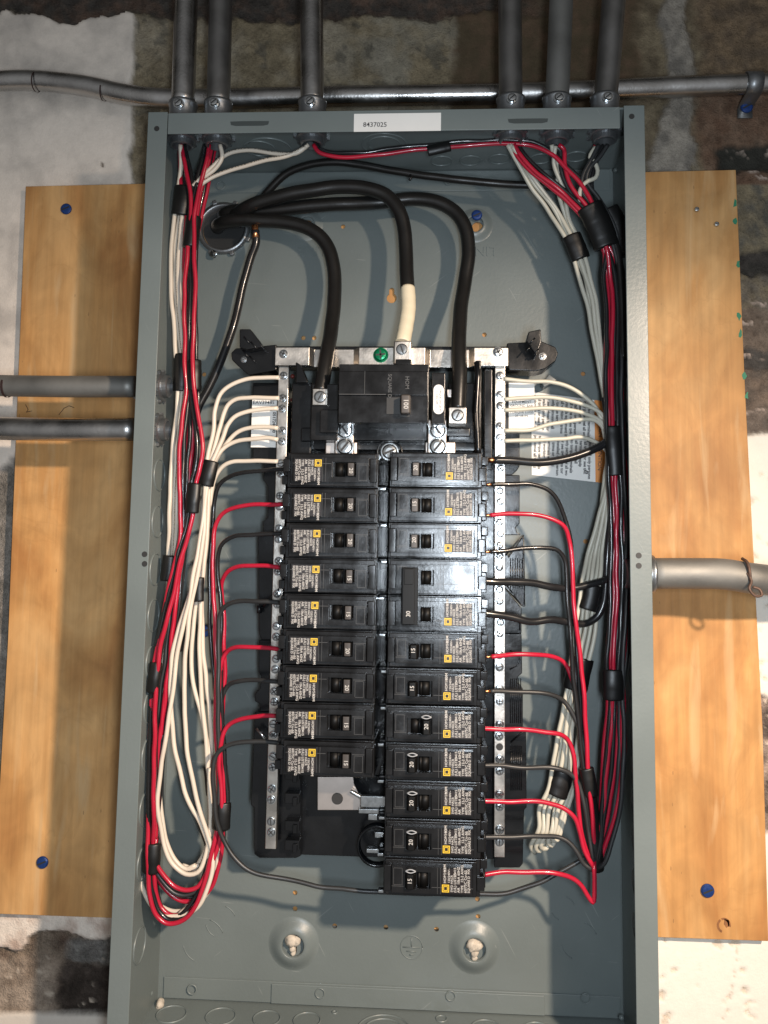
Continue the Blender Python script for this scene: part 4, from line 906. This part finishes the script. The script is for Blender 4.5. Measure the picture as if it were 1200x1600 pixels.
# --- left risers to the breakers (from tape at the bottom up to the terminal)
RL = {
 1: [(352,1273),(350,1200),(341,1130),(332,1040),(328,960),(327,900),(330,840),(335,785),(343,757),(360,743),(390,737),(420,734),(447,733)],
 2: [(341,1273),(340,1200),(337,1130),(338,1050),(336,980),(333,905),(333,860),(337,822),(347,803),(367,793),(392,789),(430,788),(452,787)],
 3: [(354,1273),(352,1200),(347,1120),(344,1060),(344,1000),(345,950),(341,905),(341,868),(347,849),(365,838),(400,835),(447,833)],
 4: [(346,1273),(345,1200),(347,1130),(350,1070),(351,1030),(350,980),(347,935),(347,910),(355,894),(375,885),(410,884),(447,888)],
 5: [(343,1273),(342,1200),(341,1120),(341,1050),(341,1000),(343,962),(352,948),(370,940),(400,938),(445,943)],
 6: [(350,1273),(349,1200),(344,1120),(343,1065),(346,1037),(355,1019),(370,1011),(410,1012),(450,1017)],
 7: [(356,1273),(352,1200),(346,1160),(345,1115),(349,1086),(358,1071),(375,1064),(410,1063),(452,1066)],
 8: [(347,1273),(345,1220),(343,1185),(347,1150),(358,1133),(375,1124),(410,1119),(452,1119)],
}
DR = {1:.058, 2:.052, 3:.050, 4:.056, 5:.047, 6:.050, 7:.0535, 8:.0465}
TD = .036
def riser(i):
    P = RL[i]; n = len(P); out = []
    for k, (x, y) in enumerate(P):
        t = k/(n-1); out.append((x, y, DR[i] if t < .6 else DR[i] + (TD-DR[i])*(t-.6)/.4))
    return out
LOOP = {
 'a': [(231,1340),(231,1365),(234,1400),(244,1430),(261,1443),(285,1439),(306,1414),(321,1374),(331,1332),(338,1300)],
 'b': [(240,1340),(241,1365),(244,1396),(253,1419),(271,1431),(293,1424),(313,1394),(326,1358),(337,1318),(342,1295)],
 'c': [(240,1338),(246,1352),(257,1369),(273,1385),(292,1391),(309,1386),(325,1362),(338,1328),(345,1298)],
 'd': [(238,1340),(241,1358),(251,1380),(270,1401),(292,1409),(312,1404),(331,1384),(342,1350),(348,1310)],
}
UP = {
 'a': [(283,226),(286,245),(293,278),(299,320),(293,385),(289,450),(288,510),(289,565),(290,612),(285,660),(281,700),(280,750),(282,800),(280,850),(270,893),(260,935),(250,985),(241,1035),(237,1080),(234,1180),(232,1280)],
 'b': [(327,226),(324,245),(317,275),(308,312),(303,350),(304,400),(305,440),(303,500),(301,560),(305,620),(313,665),(316,700),(312,735),(306,757),(302,800),(293,838),(283,875),(273,918),(262,965),(252,1005),(247,1040),(243,1090),(241,1180),(240,1280)],
 'c': [(331,228),(327,248),(319,280),(310,318),(305,360),(300,440),(298,520),(301,580),(303,620),(301,680),(297,735),(292,790),(287,850),(280,900),(273,960),(266,1020),(258,1080),(252,1145),(249,1190),(246,1260),(243,1310)],
 'd': [(281,228),(281,250),(284,290),(291,330),(288,400),(291,480),(294,560),(297,612),(295,680),(290,760),(287,820),(280,900),(272,960),(266,1030),(258,1100),(251,1160),(247,1220),(243,1280),(240,1310)],
}
DU = {'a': (.040, .040, .047), 'b': (.040, .036, .043), 'c': (.044, .047, .052), 'd': (.046, .049, .055)}
def upseg(k, extra=0.0):
    P = UP[k]; n = len(P); a, b, c = DU[k]; out = []
    for i, (x, y) in enumerate(P):
        t = i/(n-1); out.append((x, y, (a+(b-a)*t*2 if t < .5 else b+(c-b)*(t-.5)*2)+extra))
    return out
DL = {'a': .044, 'b': .050, 'c': .046, 'd': .054}
def full(k, row, dx=0, dY=0.0, ldx=0, ldy=0): return sh(upseg(k), dx, 0, dY) + sh(dp(LOOP[k], DL[k], DL[k]+.004), ldx, ldy, dY) + riser(row)
NUM = ['', 'topmost', 'second', 'third', 'fourth', 'fifth', 'sixth', 'seventh', 'eighth', 'bottom']
for k, row in (('a', 2), ('c', 4), ('d', 6), ('b', 8)):
    wire(full(k, row), RW, 'red_wire', 'red wire curving into the %s breaker of the left column' % NUM[row], 'red_wire', GB)
for k, row, dx, dY, lx, ly in (('a', 1, 6, .0036, 4, -7), ('b', 3, -7, .0038, 2, 5), ('d', 5, 6, .0030, 2, -7), ('c', 7, -7, .0030, -3, 8)):
    wire(full(k, row, dx, dY, lx, ly), RW, 'black_wire' if row in (1, 3) else 'dull_black_wire', 'black wire curving into the %s breaker of the left column' % NUM[row], 'black_wire', GB)
bot = dp([(440,1161),(400,1159),(372,1161),(352,1167),(338,1180),(333,1205),(334,1250),(340,1288),(352,1320),(370,1344),(400,1364)], .036, .044) + dp([(450,1373),(500,1385),(560,1391),(620,1394),(690,1397),(745,1398),(800,1395),(845,1378),(880,1358),(915,1340)], .046, .052)
bot[0] = (440,1161,.036)
wire(bot, RW, 'dull_black_wire', 'black wire from the bottom left breaker sweeping under both columns', 'black_wire', GB)
# extra conductors seen in the left bundle
wire(dp([(287,228),(292,270),(296,310),(298,360),(297,430),(296,520),(298,612),(296,680),(291,750),(287,810),(279,860),(270,905),(262,950),(254,1000),(247,1050),(244,1150),(244,1250),(238,1330),(235,1400),(252,1432),(275,1436),(300,1410),(322,1360),(340,1290),(346,1240),(340,1150)], .0425, .052), RW, 'black_wire', 'black wire beside the front red ones, from the leftmost conduit', 'black_wire', GB)
wire(dp([(333,228),(328,255),(320,290),(312,330),(308,380),(306,450),(306,520),(309,600),(309,660),(306,720),(300,790),(288,870),(281,930),(276,990),(270,1050),(262,1110),(256,1150),(252,1220),(246,1290)], .047, .055), RW, 'black_wire', 'rearmost black wire from the second conduit down the left side', 'black_wire', GB)
wire(dp([(336,230),(331,260),(324,295),(314,340),(302,420),(292,520),(293,620),(289,700),(285,780),(282,860),(276,930),(270,990),(263,1050),(258,1100),(250,1150),(247,1230),(243,1310)], .050, .050), RW, 'red_wire', 'dim red wire deepest in the left bundle', 'red_wire', GB)
# --- white wires, left
GW = 'white neutral wires on the left side'
nb_l = [(592, [(322,735),(328,700),(334,670),(336,640),(343,616),(360,602),(385,593),(412,590),(436,590)]),
        (622, [(325,735),(335,700),(345,668),(350,645),(356,632),(368,624),(390,622),(436,622)]),
        (640, [(328,735),(338,708),(347,685),(355,665),(368,651),(388,643),(412,639),(434,638)]),
        (669, [(330,737),(340,712),(353,693),(370,677),(392,669),(415,667),(434,669)]),
        (686, [(327,740),(336,718),(350,700),(370,690),(395,686),(418,684),(434,687)]),
        (720, [(327,790),(330,765),(336,745),(348,729),(365,721),(395,720),(434,721)])]
low = [ # below the tape at (322,740): down, loop, and back up
 [(320,775),(316,820),(309,865),(302,900),(295,940),(287,975),(281,1000),(276,1030),(270,1080),(263,1130),(256,1170),(250,1210),(247,1250),(250,1290),(258,1325),(272,1352),(290,1365),(308,1361),(320,1340),(327,1310),(329,1285),(328,1240),(327,1200)],
 [(318,775),(314,830),(306,880),(296,930),(285,965),(278,985),(270,1020),(266,1070),(267,1110),(271,1155),(278,1195),(288,1232),(300,1262),(310,1281),(318,1300),(325,1320),(326,1350),(318,1380),(300,1412),(280,1428)],
 [(321,775),(319,830),(312,880),(303,925),(295,970),(290,1020),(288,1080),(290,1140),(294,1180),(301,1222),(311,1262),(317,1282),(324,1302),(330,1322),(332,1350),(325,1385),(310,1415),(285,1432),(255,1430),(235,1412),(222,1385),(217,1350)],
 [(324,778),(322,830),(316,880),(311,920),(305,960),(300,1010),(300,1045),(306,1085),(316,1125),(325,1165),(328,1200),(331,1240),(330,1290),(322,1335),(308,1358),(285,1352)],
 [(326,778),(323,840),(318,890),(314,940),(312,1000),(313,1050),(316,1100),(322,1160),(325,1200),(327,1240),(327,1290),(320,1330),(308,1353)],
 [(327,790),(322,840),(316,890),(316,940),(317,1000),(321,1050),(327,1110),(330,1160),(330,1200)]]
for i, ((yy, P), Lw) in enumerate(zip(nb_l, low)):
    d0 = .0435 if i in (0, 1, 2) else .050
    pts_ = dp(Lw[::-1], .060 - (.008 if i in (0,1,2) else 0), d0+.003*(i % 2)) + dp(P, d0+.003*(i % 2), .0455)
    wire(pts_, RW, 'printed_white_wire' if i in (1, 3) else 'white_wire', 'white wire on the %s occupied screw of the left neutral bar' % ('topmost', 'second', 'third', 'fourth', 'fifth', 'lowest')[i], 'white_wire', GW)
wl = [(280,300),(275,345),(270,395),(269,440),(272,500),(278,560),(280,612),(276,660),(270,720),(267,790),(265,865),(263,910),(258,980),(250,1060),(246,1150),(246,1215),(247,1262),(255,1312),(268,1343),(288,1358),(307,1352)]
src = [[(282,226),(282,262)], [(344,226),(347,246),(338,262),(315,280)], [(482,226),(462,240),(430,240),(385,234),(355,242),(330,262),(300,292)], [(478,230),(450,244),(410,252),(370,262),(335,276),(310,292)]]
wlab = ['straight down from the leftmost conduit', 'from the second conduit, kinked just below it', 'the upper one arching from the third conduit', 'the lower one arching from the third conduit']
for i in range(4):
    dx = (-2, 4, 9, 13)[i]; tail = [(x+dx*(1 if y < 900 else .5), y, .048+(.0036 if i % 2 else 0)+(.0 if y < 850 else .008)) for x, y in wl]
    if i == 3: tail = tail[:12]
    wire(dp(src[i], .038, .044) + tail, RW, 'printed_white_wire' if i in (2, 3) else 'white_wire', 'white wire ' + wlab[i], 'white_wire', GW)
wire(dp([(246,1190),(244,1240),(232,1300),(217,1345),(218,1375),(228,1398),(245,1412),(270,1424),(300,1418),(322,1398),(335,1372),(340,1340),(338,1290)], .060, .058), RW, 'printed_white_wire', 'outermost white wire looping beneath the red loops at lower left', 'white_wire', GW)
# --- service cables
GC = 'thick black service cables'
hx = YB+.010
wire([(343,362,hx+.01),(341,352,.090),(352,347,.080),(385,344,.076),(430,346,.075),(465,351,.074),(495,365,.073),(513,388,.072),(521,415,.070),(523,450,.066),(518,510,.052),(510,560,.036),(504,595,.030),(501,612,.028)], .0056, 'black_cable', 'thick black cable bending down to the left terminal of the main breaker', 'service_cable', GC, cat='cable', seg=16)
o = wire([(366,345,hx+.01),(366,338,.086),(385,325,.072),(425,310,.066),(480,298,.063),(530,292,.062),(575,295,.061),(605,306,.061),(624,330,.060),(632,362,.060),(635,410,.056),(637,455,.050)], .0056, 'black_cable', 'thick black cable with a cream taped end in the middle', 'service_cable', GC, cat='cable', seg=16)
bm = bmesh.new(); pts_ = catmull([at(*q) for q in ((637,450,.0507),(638,480,.046),(634,510,.040),(629,536,.035))], .0015)
ww = link('white_tape_end', bmesh.new(), 'white_tape', o)
tube(bm, [p-Vector(o.location) for p in pts_], .0060, 18, rfun=lambda u, i: .0057*(1+.035*((u*5.3) % 1))); me = ww.data; bm.to_mesh(me); bm.free()
wire([(352,340,hx+.012),(352,335,.088),(365,330,.084),(400,330,.080),(455,325,.077),(520,319,.076),(590,317,.075),(645,311,.074),(683,316,.073),(712,332,.072),(728,358,.071),(732,395,.069),(727,440,.065),(720,480,.056),(717,530,.040),(718,580,.030),(716,640,.026)], .0056, 'black_cable', 'thick black cable bending down to the right terminal of the main breaker', 'service_cable', GC, cat='cable', seg=16)
wire([(399,360,.072),(400,378,.073),(392,402,.074),(381,440,.075),(372,480,.075),(360,525,.074),(343,570,.073),(325,608,.072),(308,640,.070),(298,690,.068),(292,760,.066)], .0033, 'black_wire', 'glossy black ground cable with bare copper, dropping from the big hole', 'ground_cable', GC, ends=(0,), cat='cable', seg=14)
bm = bmesh.new(); a = at(398, 352, .071); b = at(399, 362, .072); c = at(400, 372, .0715); tube(bm, [a, b, c], .0028, 12); tag(link('bare_copper', bm, 'copper', smooth=True), 'short bare copper length beside the zinc ring', 'copper conductor')
wire([(372,352,.092),(395,328,.088),(420,298,.080),(447,272,.074),(480,258,.070),(520,253,.068),(560,257,.068),(620,268,.068),(700,279,.066),(780,287,.064),(850,292,.060),(895,303,.054),(930,330,.046),(958,372,.046),(970,440,.046),(974,560,.046)], .0031, 'black_cable', 'medium black cable crossing from the big hole to the right bundle', 'ground_cable', GC, cat='cable', seg=14)
bm = bmesh.new(); tube(bm, [at(640,269,.067), at(643,277,.065), at(640,281,.064)], .0012, 8); tag(link('cable_burr', bm, 'vinyl_tape', smooth=True), 'tiny tape scrap hanging from the medium black cable', 'tape scrap')
# --- right side
GWR = 'white neutral wires on the right side'
wr_mid = [(893,370),(904,400),(912,430),(922,470),(929,515),(936,565),(944,615),(949,655),(952,700),(950,745),(945,785),(938,825),(930,865),(925,900),(920,935),(915,975),(908,1020),(902,1055),(892,1095),(884,1145),(878,1195),(870,1235),(858,1265)]
starts = [[(793,226),(806,250),(826,285),(855,328)], [(797,226),(814,252),(838,290),(866,328)], [(800,228),(822,262),(848,298),(873,333)], [(862,226),(864,240),(874,262),(871,285),(878,325)], [(868,228),(866,255),(880,295),(888,340)]]
slab = ['leftmost from the conduit beside the number sticker', 'second from the conduit beside the number sticker', 'third from the conduit beside the number sticker', 'kinked one from the pale dull conduit', 'straight one from the pale dull conduit']
offs = [(-10,-9,-9,-6,-4,-2,0,0,0,-1,-3,-7,-11,-9,-9,-9,-9,-8,-6,-7,-9,-9,-10), (-5,-4,0,0,0,-1,-1,0,0,0,-1,-3,-5,-4,-4,-5,-4,-4,-3,-3,-4,-4,-5), (0,1,2,4,2,3,1,1,0,1,1,1,0,0,0,0,0,0,0,0,0,1,0), (5,5,5,6,6,4,2,1,1,2,3,5,5,4,5,5,5,4,4,3,4,5,5), (9,9,10,9,7,4,3,2,2,3,5,8,9,8,9,10,9,8,7,6,8,9,9)]
ends_ = [[(842,1295),(829,1322),(836,1332)], [(848,1297),(837,1325),(843,1330),(856,1300)], [(853,1298),(845,1322),(853,1326),(868,1285),(880,1240)], [(862,1296),(856,1317),(862,1322),(876,1284),(888,1240),(898,1190),(906,1130)], [(868,1290),(864,1312),(871,1312),(884,1275),(895,1235),(905,1180),(912,1120)]]
for i in range(5):
    mid = [(x+offs[i][k]*(1.0 if k < 13 else 1.55), y, .0555+(.0034 if i % 2 else 0)+(.006*min(1, k/9) if k < 13 else .001)) for k, (x, y) in enumerate(wr_mid)]
    wire(dp(starts[i], .038, .055) + mid + dp(ends_[i], .056, .066), RW, ('printed_grey_wire' if i in (1, 3) else 'grey_white_wire'), 'off-white wire, ' + slab[i], 'white_wire', GWR)
nr = [(592, [(788,592),(830,596),(862,597),(893,606),(918,624),(935,645),(944,675)]), (623, [(788,624),(835,621),(875,623),(912,632),(938,646),(949,672)]),
      (640, [(788,641),(845,638),(885,640),(917,647),(940,660),(951,690)]), (671, [(788,673),(832,671),(868,662),(903,656),(932,658),(947,680)]), (687, [(788,689),(840,688),(880,686),(908,683),(932,691),(949,708)])]
for i, (yy, P) in enumerate(nr):
    tail = [(951-1.2*i, 740, .062), (946-1.5*i, 790, .066), (932+2*i, 850, .066), (922+2*i, 905, .066), (915+3*i, 960, .066), (905+3*i, 1030, .066)]
    wire(dp(P, .0455, .058) + tail, RW*.95, 'printed_grey_wire' if i in (2,) else 'grey_white_wire', 'off-white wire on the %s occupied screw of the right neutral bar' % ('topmost', 'second', 'third', 'fourth', 'fifth')[i], 'white_wire', GWR)
wire(dp([(772,719),(800,720),(850,722),(890,716),(925,703),(948,690),(962,668)], .040, .050) + [(968,620,.050),(972,540,.050)], .0030, 'black_wire', 'thick black wire crossing the bottom of the caution sticker', 'black_wire', GR_, ends=(0,))
# red and black from the third conduit along the top to the right
T3 = [(490,226),(498,238),(520,245),(560,245),(610,239),(660,233),(700,229),(750,226),(800,225),(838,230),(864,244),(884,264),(905,285),(922,312),(935,345),(947,385)]
down = [(953,430),(957,480),(957,540),(955,600),(957,668),(961,742),(963,800),(964,870),(963,950),(958,1040)]
def rdown(dx, dY, endp, e0=.046): return [(x+dx, y, e0+dY) for x, y in down] + [(x, y, e0+dY+.002) for x, y in endp]
knot = (931, 1352)
# rows on the right: from knot upwards to the terminal
RR = {
 1: [(924,1290),(916,1220),(909,1150),(905,1080),(901,1010),(898,940),(894,880),(887,825),(874,788),(857,766),(832,757),(800,757),(768,757)],
 2: [(926,1290),(920,1220),(917,1150),(912,1080),(905,1010),(898,950),(894,890),(890,845),(881,823),(865,812),(835,804),(800,802),(766,805)],
 3: [(921,1290),(912,1210),(904,1130),(897,1060),(891,1000),(887,950),(886,900),(883,875),(872,861),(850,856),(820,856),(790,861),(766,862)],
 6: [(925,1270),(915,1190),(905,1120),(898,1080),(892,1055),(882,1036),(866,1026),(840,1022),(800,1023),(768,1026)],
 7: [(928,1300),(918,1230),(912,1170),(905,1140),(893,1112),(880,1093),(862,1084),(830,1082),(790,1080),(766,1080)],
 8: [(920,1340),(910,1310),(905,1270),(901,1220),(896,1180),(888,1158),(876,1148),(845,1143),(810,1140),(750,1138)],
 9: [(927,1345),(919,1300),(912,1250),(903,1222),(890,1208),(868,1200),(830,1199),(790,1197),(752,1196)],
 10: [(925,1350),(913,1330),(906,1300),(897,1277),(880,1262),(858,1255),(820,1252),(780,1252),(750,1252)],
 11: [(925,1358),(912,1348),(901,1330),(888,1316),(870,1308),(840,1307),(800,1308),(750,1308)],
 12: [(928,1352),(928,1380),(927,1411),(921,1404),(908,1384),(892,1371),(868,1364),(820,1362),(785,1363),(756,1367)],
}
fan = {2: [(957,1090),(954,1150),(947,1220),(940,1290),(934,1335)], 6: [(950,1090),(946,1150),(940,1220),(937,1290),(932,1335)], 8: [(963,1090),(964,1150),(960,1210),(950,1270),(938,1335)], 10: [(971,1090),(972,1150),(971,1210),(962,1270),(940,1340)], 12: [(953,1090),(951,1150),(944,1220),(938,1290),(931,1335)],
       1: [(954,1090),(950,1150),(945,1220),(939,1290),(934,1340)], 3: [(960,1090),(959,1150),(953,1220),(943,1290),(935,1340)], 7: [(967,1090),(968,1150),(965,1220),(952,1295),(937,1345)], 9: [(973,1090),(976,1150),(974,1210),(966,1275),(942,1350)], 11: [(969,1090),(973,1160),(971,1230),(958,1300),(936,1355)]}
c4 = [(803,226),(815,245),(835,266),(862,288),(890,312),(915,338),(938,375)]; c5 = [(873,226),(881,233),(882,255),(887,278),(900,302),(922,330),(945,372)]; c6a = [(936,226),(924,248),(910,275),(908,297),(925,322),(950,360)]; c6b = [(950,226),(938,243),(922,262),(917,282),(935,310),(960,355)]
tops = {2: dp(T3, .038, .040), 6: dp(c4, .038, .043), 8: sh(dp(c4, .038, .043), -3, 4, .002), 10: dp(c5, .038, .044), 12: sh(dp(c4, .038, .043), 4, 8, .004), 1: sh(dp(T3, .038, .040), 1, -6, .002), 3: sh(dp(c4, .038, .043), 5, -3, .003), 7: sh(dp(c5, .038, .044), -6, 2, .003), 9: dp(c6a, .038, .044), 11: dp(c6b, .038, .044)}
DX = {2: (0, .000), 6: (-5, .0045), 8: (11, .006), 10: (16, .003), 12: (-9, .006), 1: (-9, .000), 3: (8, .000), 7: (4, .004), 9: (15, -.001), 11: (20, .004)}
ADD = {8: .0, 10: .0}
NR = {1:'topmost', 2:'second', 3:'third', 6:'first', 7:'second', 8:'third', 9:'fourth', 10:'fifth', 11:'sixth', 12:'bottom'}
for k in (1,2,3,6,7,8,9,10,11,12):
    P = tops[k] + rdown(DX[k][0], DX[k][1], fan[k]); base = .050
    rr_ = RR[k]; n = len(rr_)
    P += [(knot[0]+(k % 3)*2-2, knot[1]+(k % 4)*2, .050+.001*(k % 4))] if k != 12 else []
    D0 = {1:.050, 2:.045, 3:.047, 6:.054, 7:.049, 8:.047, 9:.047, 10:.044, 11:.046, 12:.044}[k]
    P += [(x, y, D0 if i/(n-1) < .55 else D0+(.034-D0)*(i/(n-1)-.55)/.45) for i, (x, y) in enumerate(rr_)]
    red = k in (2, 6, 8, 10, 12)
    wire(P, RW, 'red_wire' if red else ('black_wire' if k in (1, 3) else 'dull_black_wire'), '%s wire into the %s breaker of the right column%s' % ('red' if red else 'black', NR[k], '' if k < 4 else (' below the double breaker' if k < 12 else '')), 'red_wire' if red else 'black_wire', GR_, ends=(1,))
# thick pair to the two-pole breaker
wire([(752,908,.030),(775,909,.032),(800,909,.036),(830,911,.040),(860,917,.044),(890,919,.050),(920,914,.052),(945,907,.054),(962,895,.056),(968,840,.058),(972,760,.056),(976,660,.054)], .0027, 'black_wire', 'thick black wire into the upper pole of the double breaker', 'black_wire', GR_, ends=(0,), seg=12)
wire([(750,957,.030),(775,961,.032),(805,965,.036),(832,971,.040),(860,969,.044),(890,972,.050),(915,974,.054),(934,964,.055),(943,945,.055),(946,920,.056),(948,880,.058),(955,800,.058),(965,700,.056)], .0027, 'black_wire', 'thick black wire into the lower pole of the double breaker', 'black_wire', GR_, ends=(0,), seg=12)
wire(dp([(930,230),(922,246),(929,254),(934,267),(930,278),(918,283),(908,292),(905,305)], .040, .042) + dp([(915,335),(940,380),(968,450),(972,560)], .050, .052), RW, 'grey_white_wire', 'yellowish white wire zigzagging under the rightmost conduit', 'white_wire', GR_)
for i, (dx, m_, nm) in enumerate(((15,'black_wire','black'),(19,'dull_black_wire','black'),(13,'red_wire','red'))):
    wire(dp([(942-6*i,226),(930-4*i,262),(925-6*i,298),(943,330),(958,368)], .044+.002*i, .050) + [(x+dx, y, .052+.0034*i) for x, y in down] + dp([(968+3*i,1090),(974+i,1150),(972,1215),(962,1280),(940,1345)], .054+.003*i, .054), RW, m_, ('rear black wire nearest the right wall of the box', 'dull black wire second from the right wall of the box', 'dark red wire running beside the right wall of the box')[i], nm+'_wire', GR_)
# --- tape wraps
tape([(286,293,.047),(284,315,.046),(281,336,.047)], .0125, 'tape on the left white wires just under the top conduits')
tape([(303,340,.044),(300,362,.043),(297,387,.043)], .0110, 'tape on the left red wires beside the big hole', .9)
tape([(282,554,.049),(282,580,.048),(281,611,.049)], .0100, 'tape on the left white wires beside the upper side conduit')
tape([(301,564,.044),(301,588,.043),(301,610,.044)], .0125, 'tape on the left red wires beside the upper side conduit')
tape([(330,721,.045),(325,740,.044),(321,758,.045)], .0115, 'tape gathering the white wires fanning to the left neutral bar')
tape([(304,756,.037),(302,778,.036),(300,801,.037)], .0095, 'tape on red wires between the two left white bundles')
tape([(265,868,.052),(263,888,.052),(261,908,.052)], .0095, 'tape half hidden where red wires cross the left white wires')
tape([(311,902,.047),(310,922,.047),(310,940,.047)], .0075, 'tape on white wires left of the fourth left breaker')
tape([(283,978,.050),(281,997,.050),(278,1017,.050)], .0062, 'small tape on a white pair at the left, above the long loop')
tape([(244,1035,.043),(241,1058,.042),(238,1081,.043)], .0085, 'tape on the front red pair by the left wall')
tape([(252,1146,.052),(250,1170,.052),(248,1194,.052)], .0082, 'upper tape on the rear pair low on the left side')
tape([(247,1192,.055),(246,1216,.055),(244,1242,.055)], .0060, 'lower tape on the rear pair low on the left side')
tape([(238,1318,.048),(237,1338,.047),(236,1362,.048)], .0120, 'ragged tape at the lower left where the red loops begin')
tape([(325,1198,.058),(327,1220,.058),(329,1242,.059)], .0062, 'small tape on white wires left of the bottom left breaker')
tape([(312,1278,.052),(319,1298,.053),(326,1319,.055)], .0060, 'slanted tape on the lowest white pair, lower left')
tape([(347,1254,.049),(346,1273,.048),(345,1294,.049)], .0125, 'wide tape on the red riser wires left of the base')
tape([(668,236,.0395),(685,232,.039),(703,228,.0395)], .0080, 'tape on the red and black wires along the top right')
tape([(893,368,.0555),(900,385,.0555),(908,405,.0560)], .0135, 'tape on the right white wires below the top conduits')
tape([(921,322,.0415),(935,350,.042),(948,386,.043)], .0185, 'wide tape on the right red bundle below the top conduits')
tape([(950,326,.053),(967,360,.055),(974,400,.055)], .0150, 'bulky black tape against the right wall at the top')
tape([(946,621,.0595),(949,640,.0595),(951,660,.0595)], .0060, 'thin tape on white wires right of the caution sticker')
tape([(957,667,.047),(959,700,.046),(962,743,.047)], .0115, 'long tape on the right red bundle beside the caution sticker')
tape([(974,697,.053),(977,735,.053),(979,772,.053)], .0105, 'long tape next to the right wall beside the caution sticker')
tape([(926,914,.0555),(923,934,.0555),(918,953,.0555)], .0125, 'tape on the right white wires between the thick black pair')
tape([(909,1028,.058),(904,1050,.058),(898,1078,.058)], .0165, 'tape on the right white wires below the thick black pair')
tape([(893,1036,.064),(886,1048,.063),(887,1066,.064)], .0050, 'loose tape flap left of the right white wires')
tape([(958,1047,.047),(958,1068,.046),(958,1092,.047)], .0138, 'wide tape low on the right red bundle')
tape([(916,1200,.046),(920,1220,.046),(924,1243,.047)], .0095, 'tape on the inner right risers above the knot')
tape([(881,1204,.058),(876,1222,.058),(869,1243,.058)], .0145, 'tape above the bottom end of the right white wires')
tape([(921,1245,.050),(926,1290,.050),(931,1340,.051),(932,1358,.053)], .0100, 'dark taped stretch down to the knot at lower right', .8)
# --- oddments
bm = bmesh.new(); tube(bm, [at(401,1138,.050), at(408,1146,.049), at(415,1155,.048)], .0012, 10); tag(link('loose_pin', bm, 'zinc_screw', smooth=True), 'short bright metal pin lying beside the bottom left breaker wire', 'metal pin')
bm = bmesh.new(); tube(bm, [at(409,952,.052), at(422,935,.049), at(436,920,.046)], .0009, 8); tube(bm, [at(405,946,.053), at(405,958,.053)], .0020, 8); tag(link('bent_clip', bm, 'base_plastic', smooth=True), 'thin black clip slanting to the left neutral bar', 'clip')
bm = bmesh.new(); bmesh.ops.create_icosphere(bm, subdivisions=3, radius=.0042)
for v in bm.verts: v.co.x *= .65; v.co += Vector((1,1,1))*.0008*noise.noise(v.co*300)
o = link('plaster_crumb', bm, 'plaster_crumb', smooth=True); o.location = at(250, 1569, .088); tag(o, 'cream plaster crumb in the lower left corner of the box', 'plaster crumb')
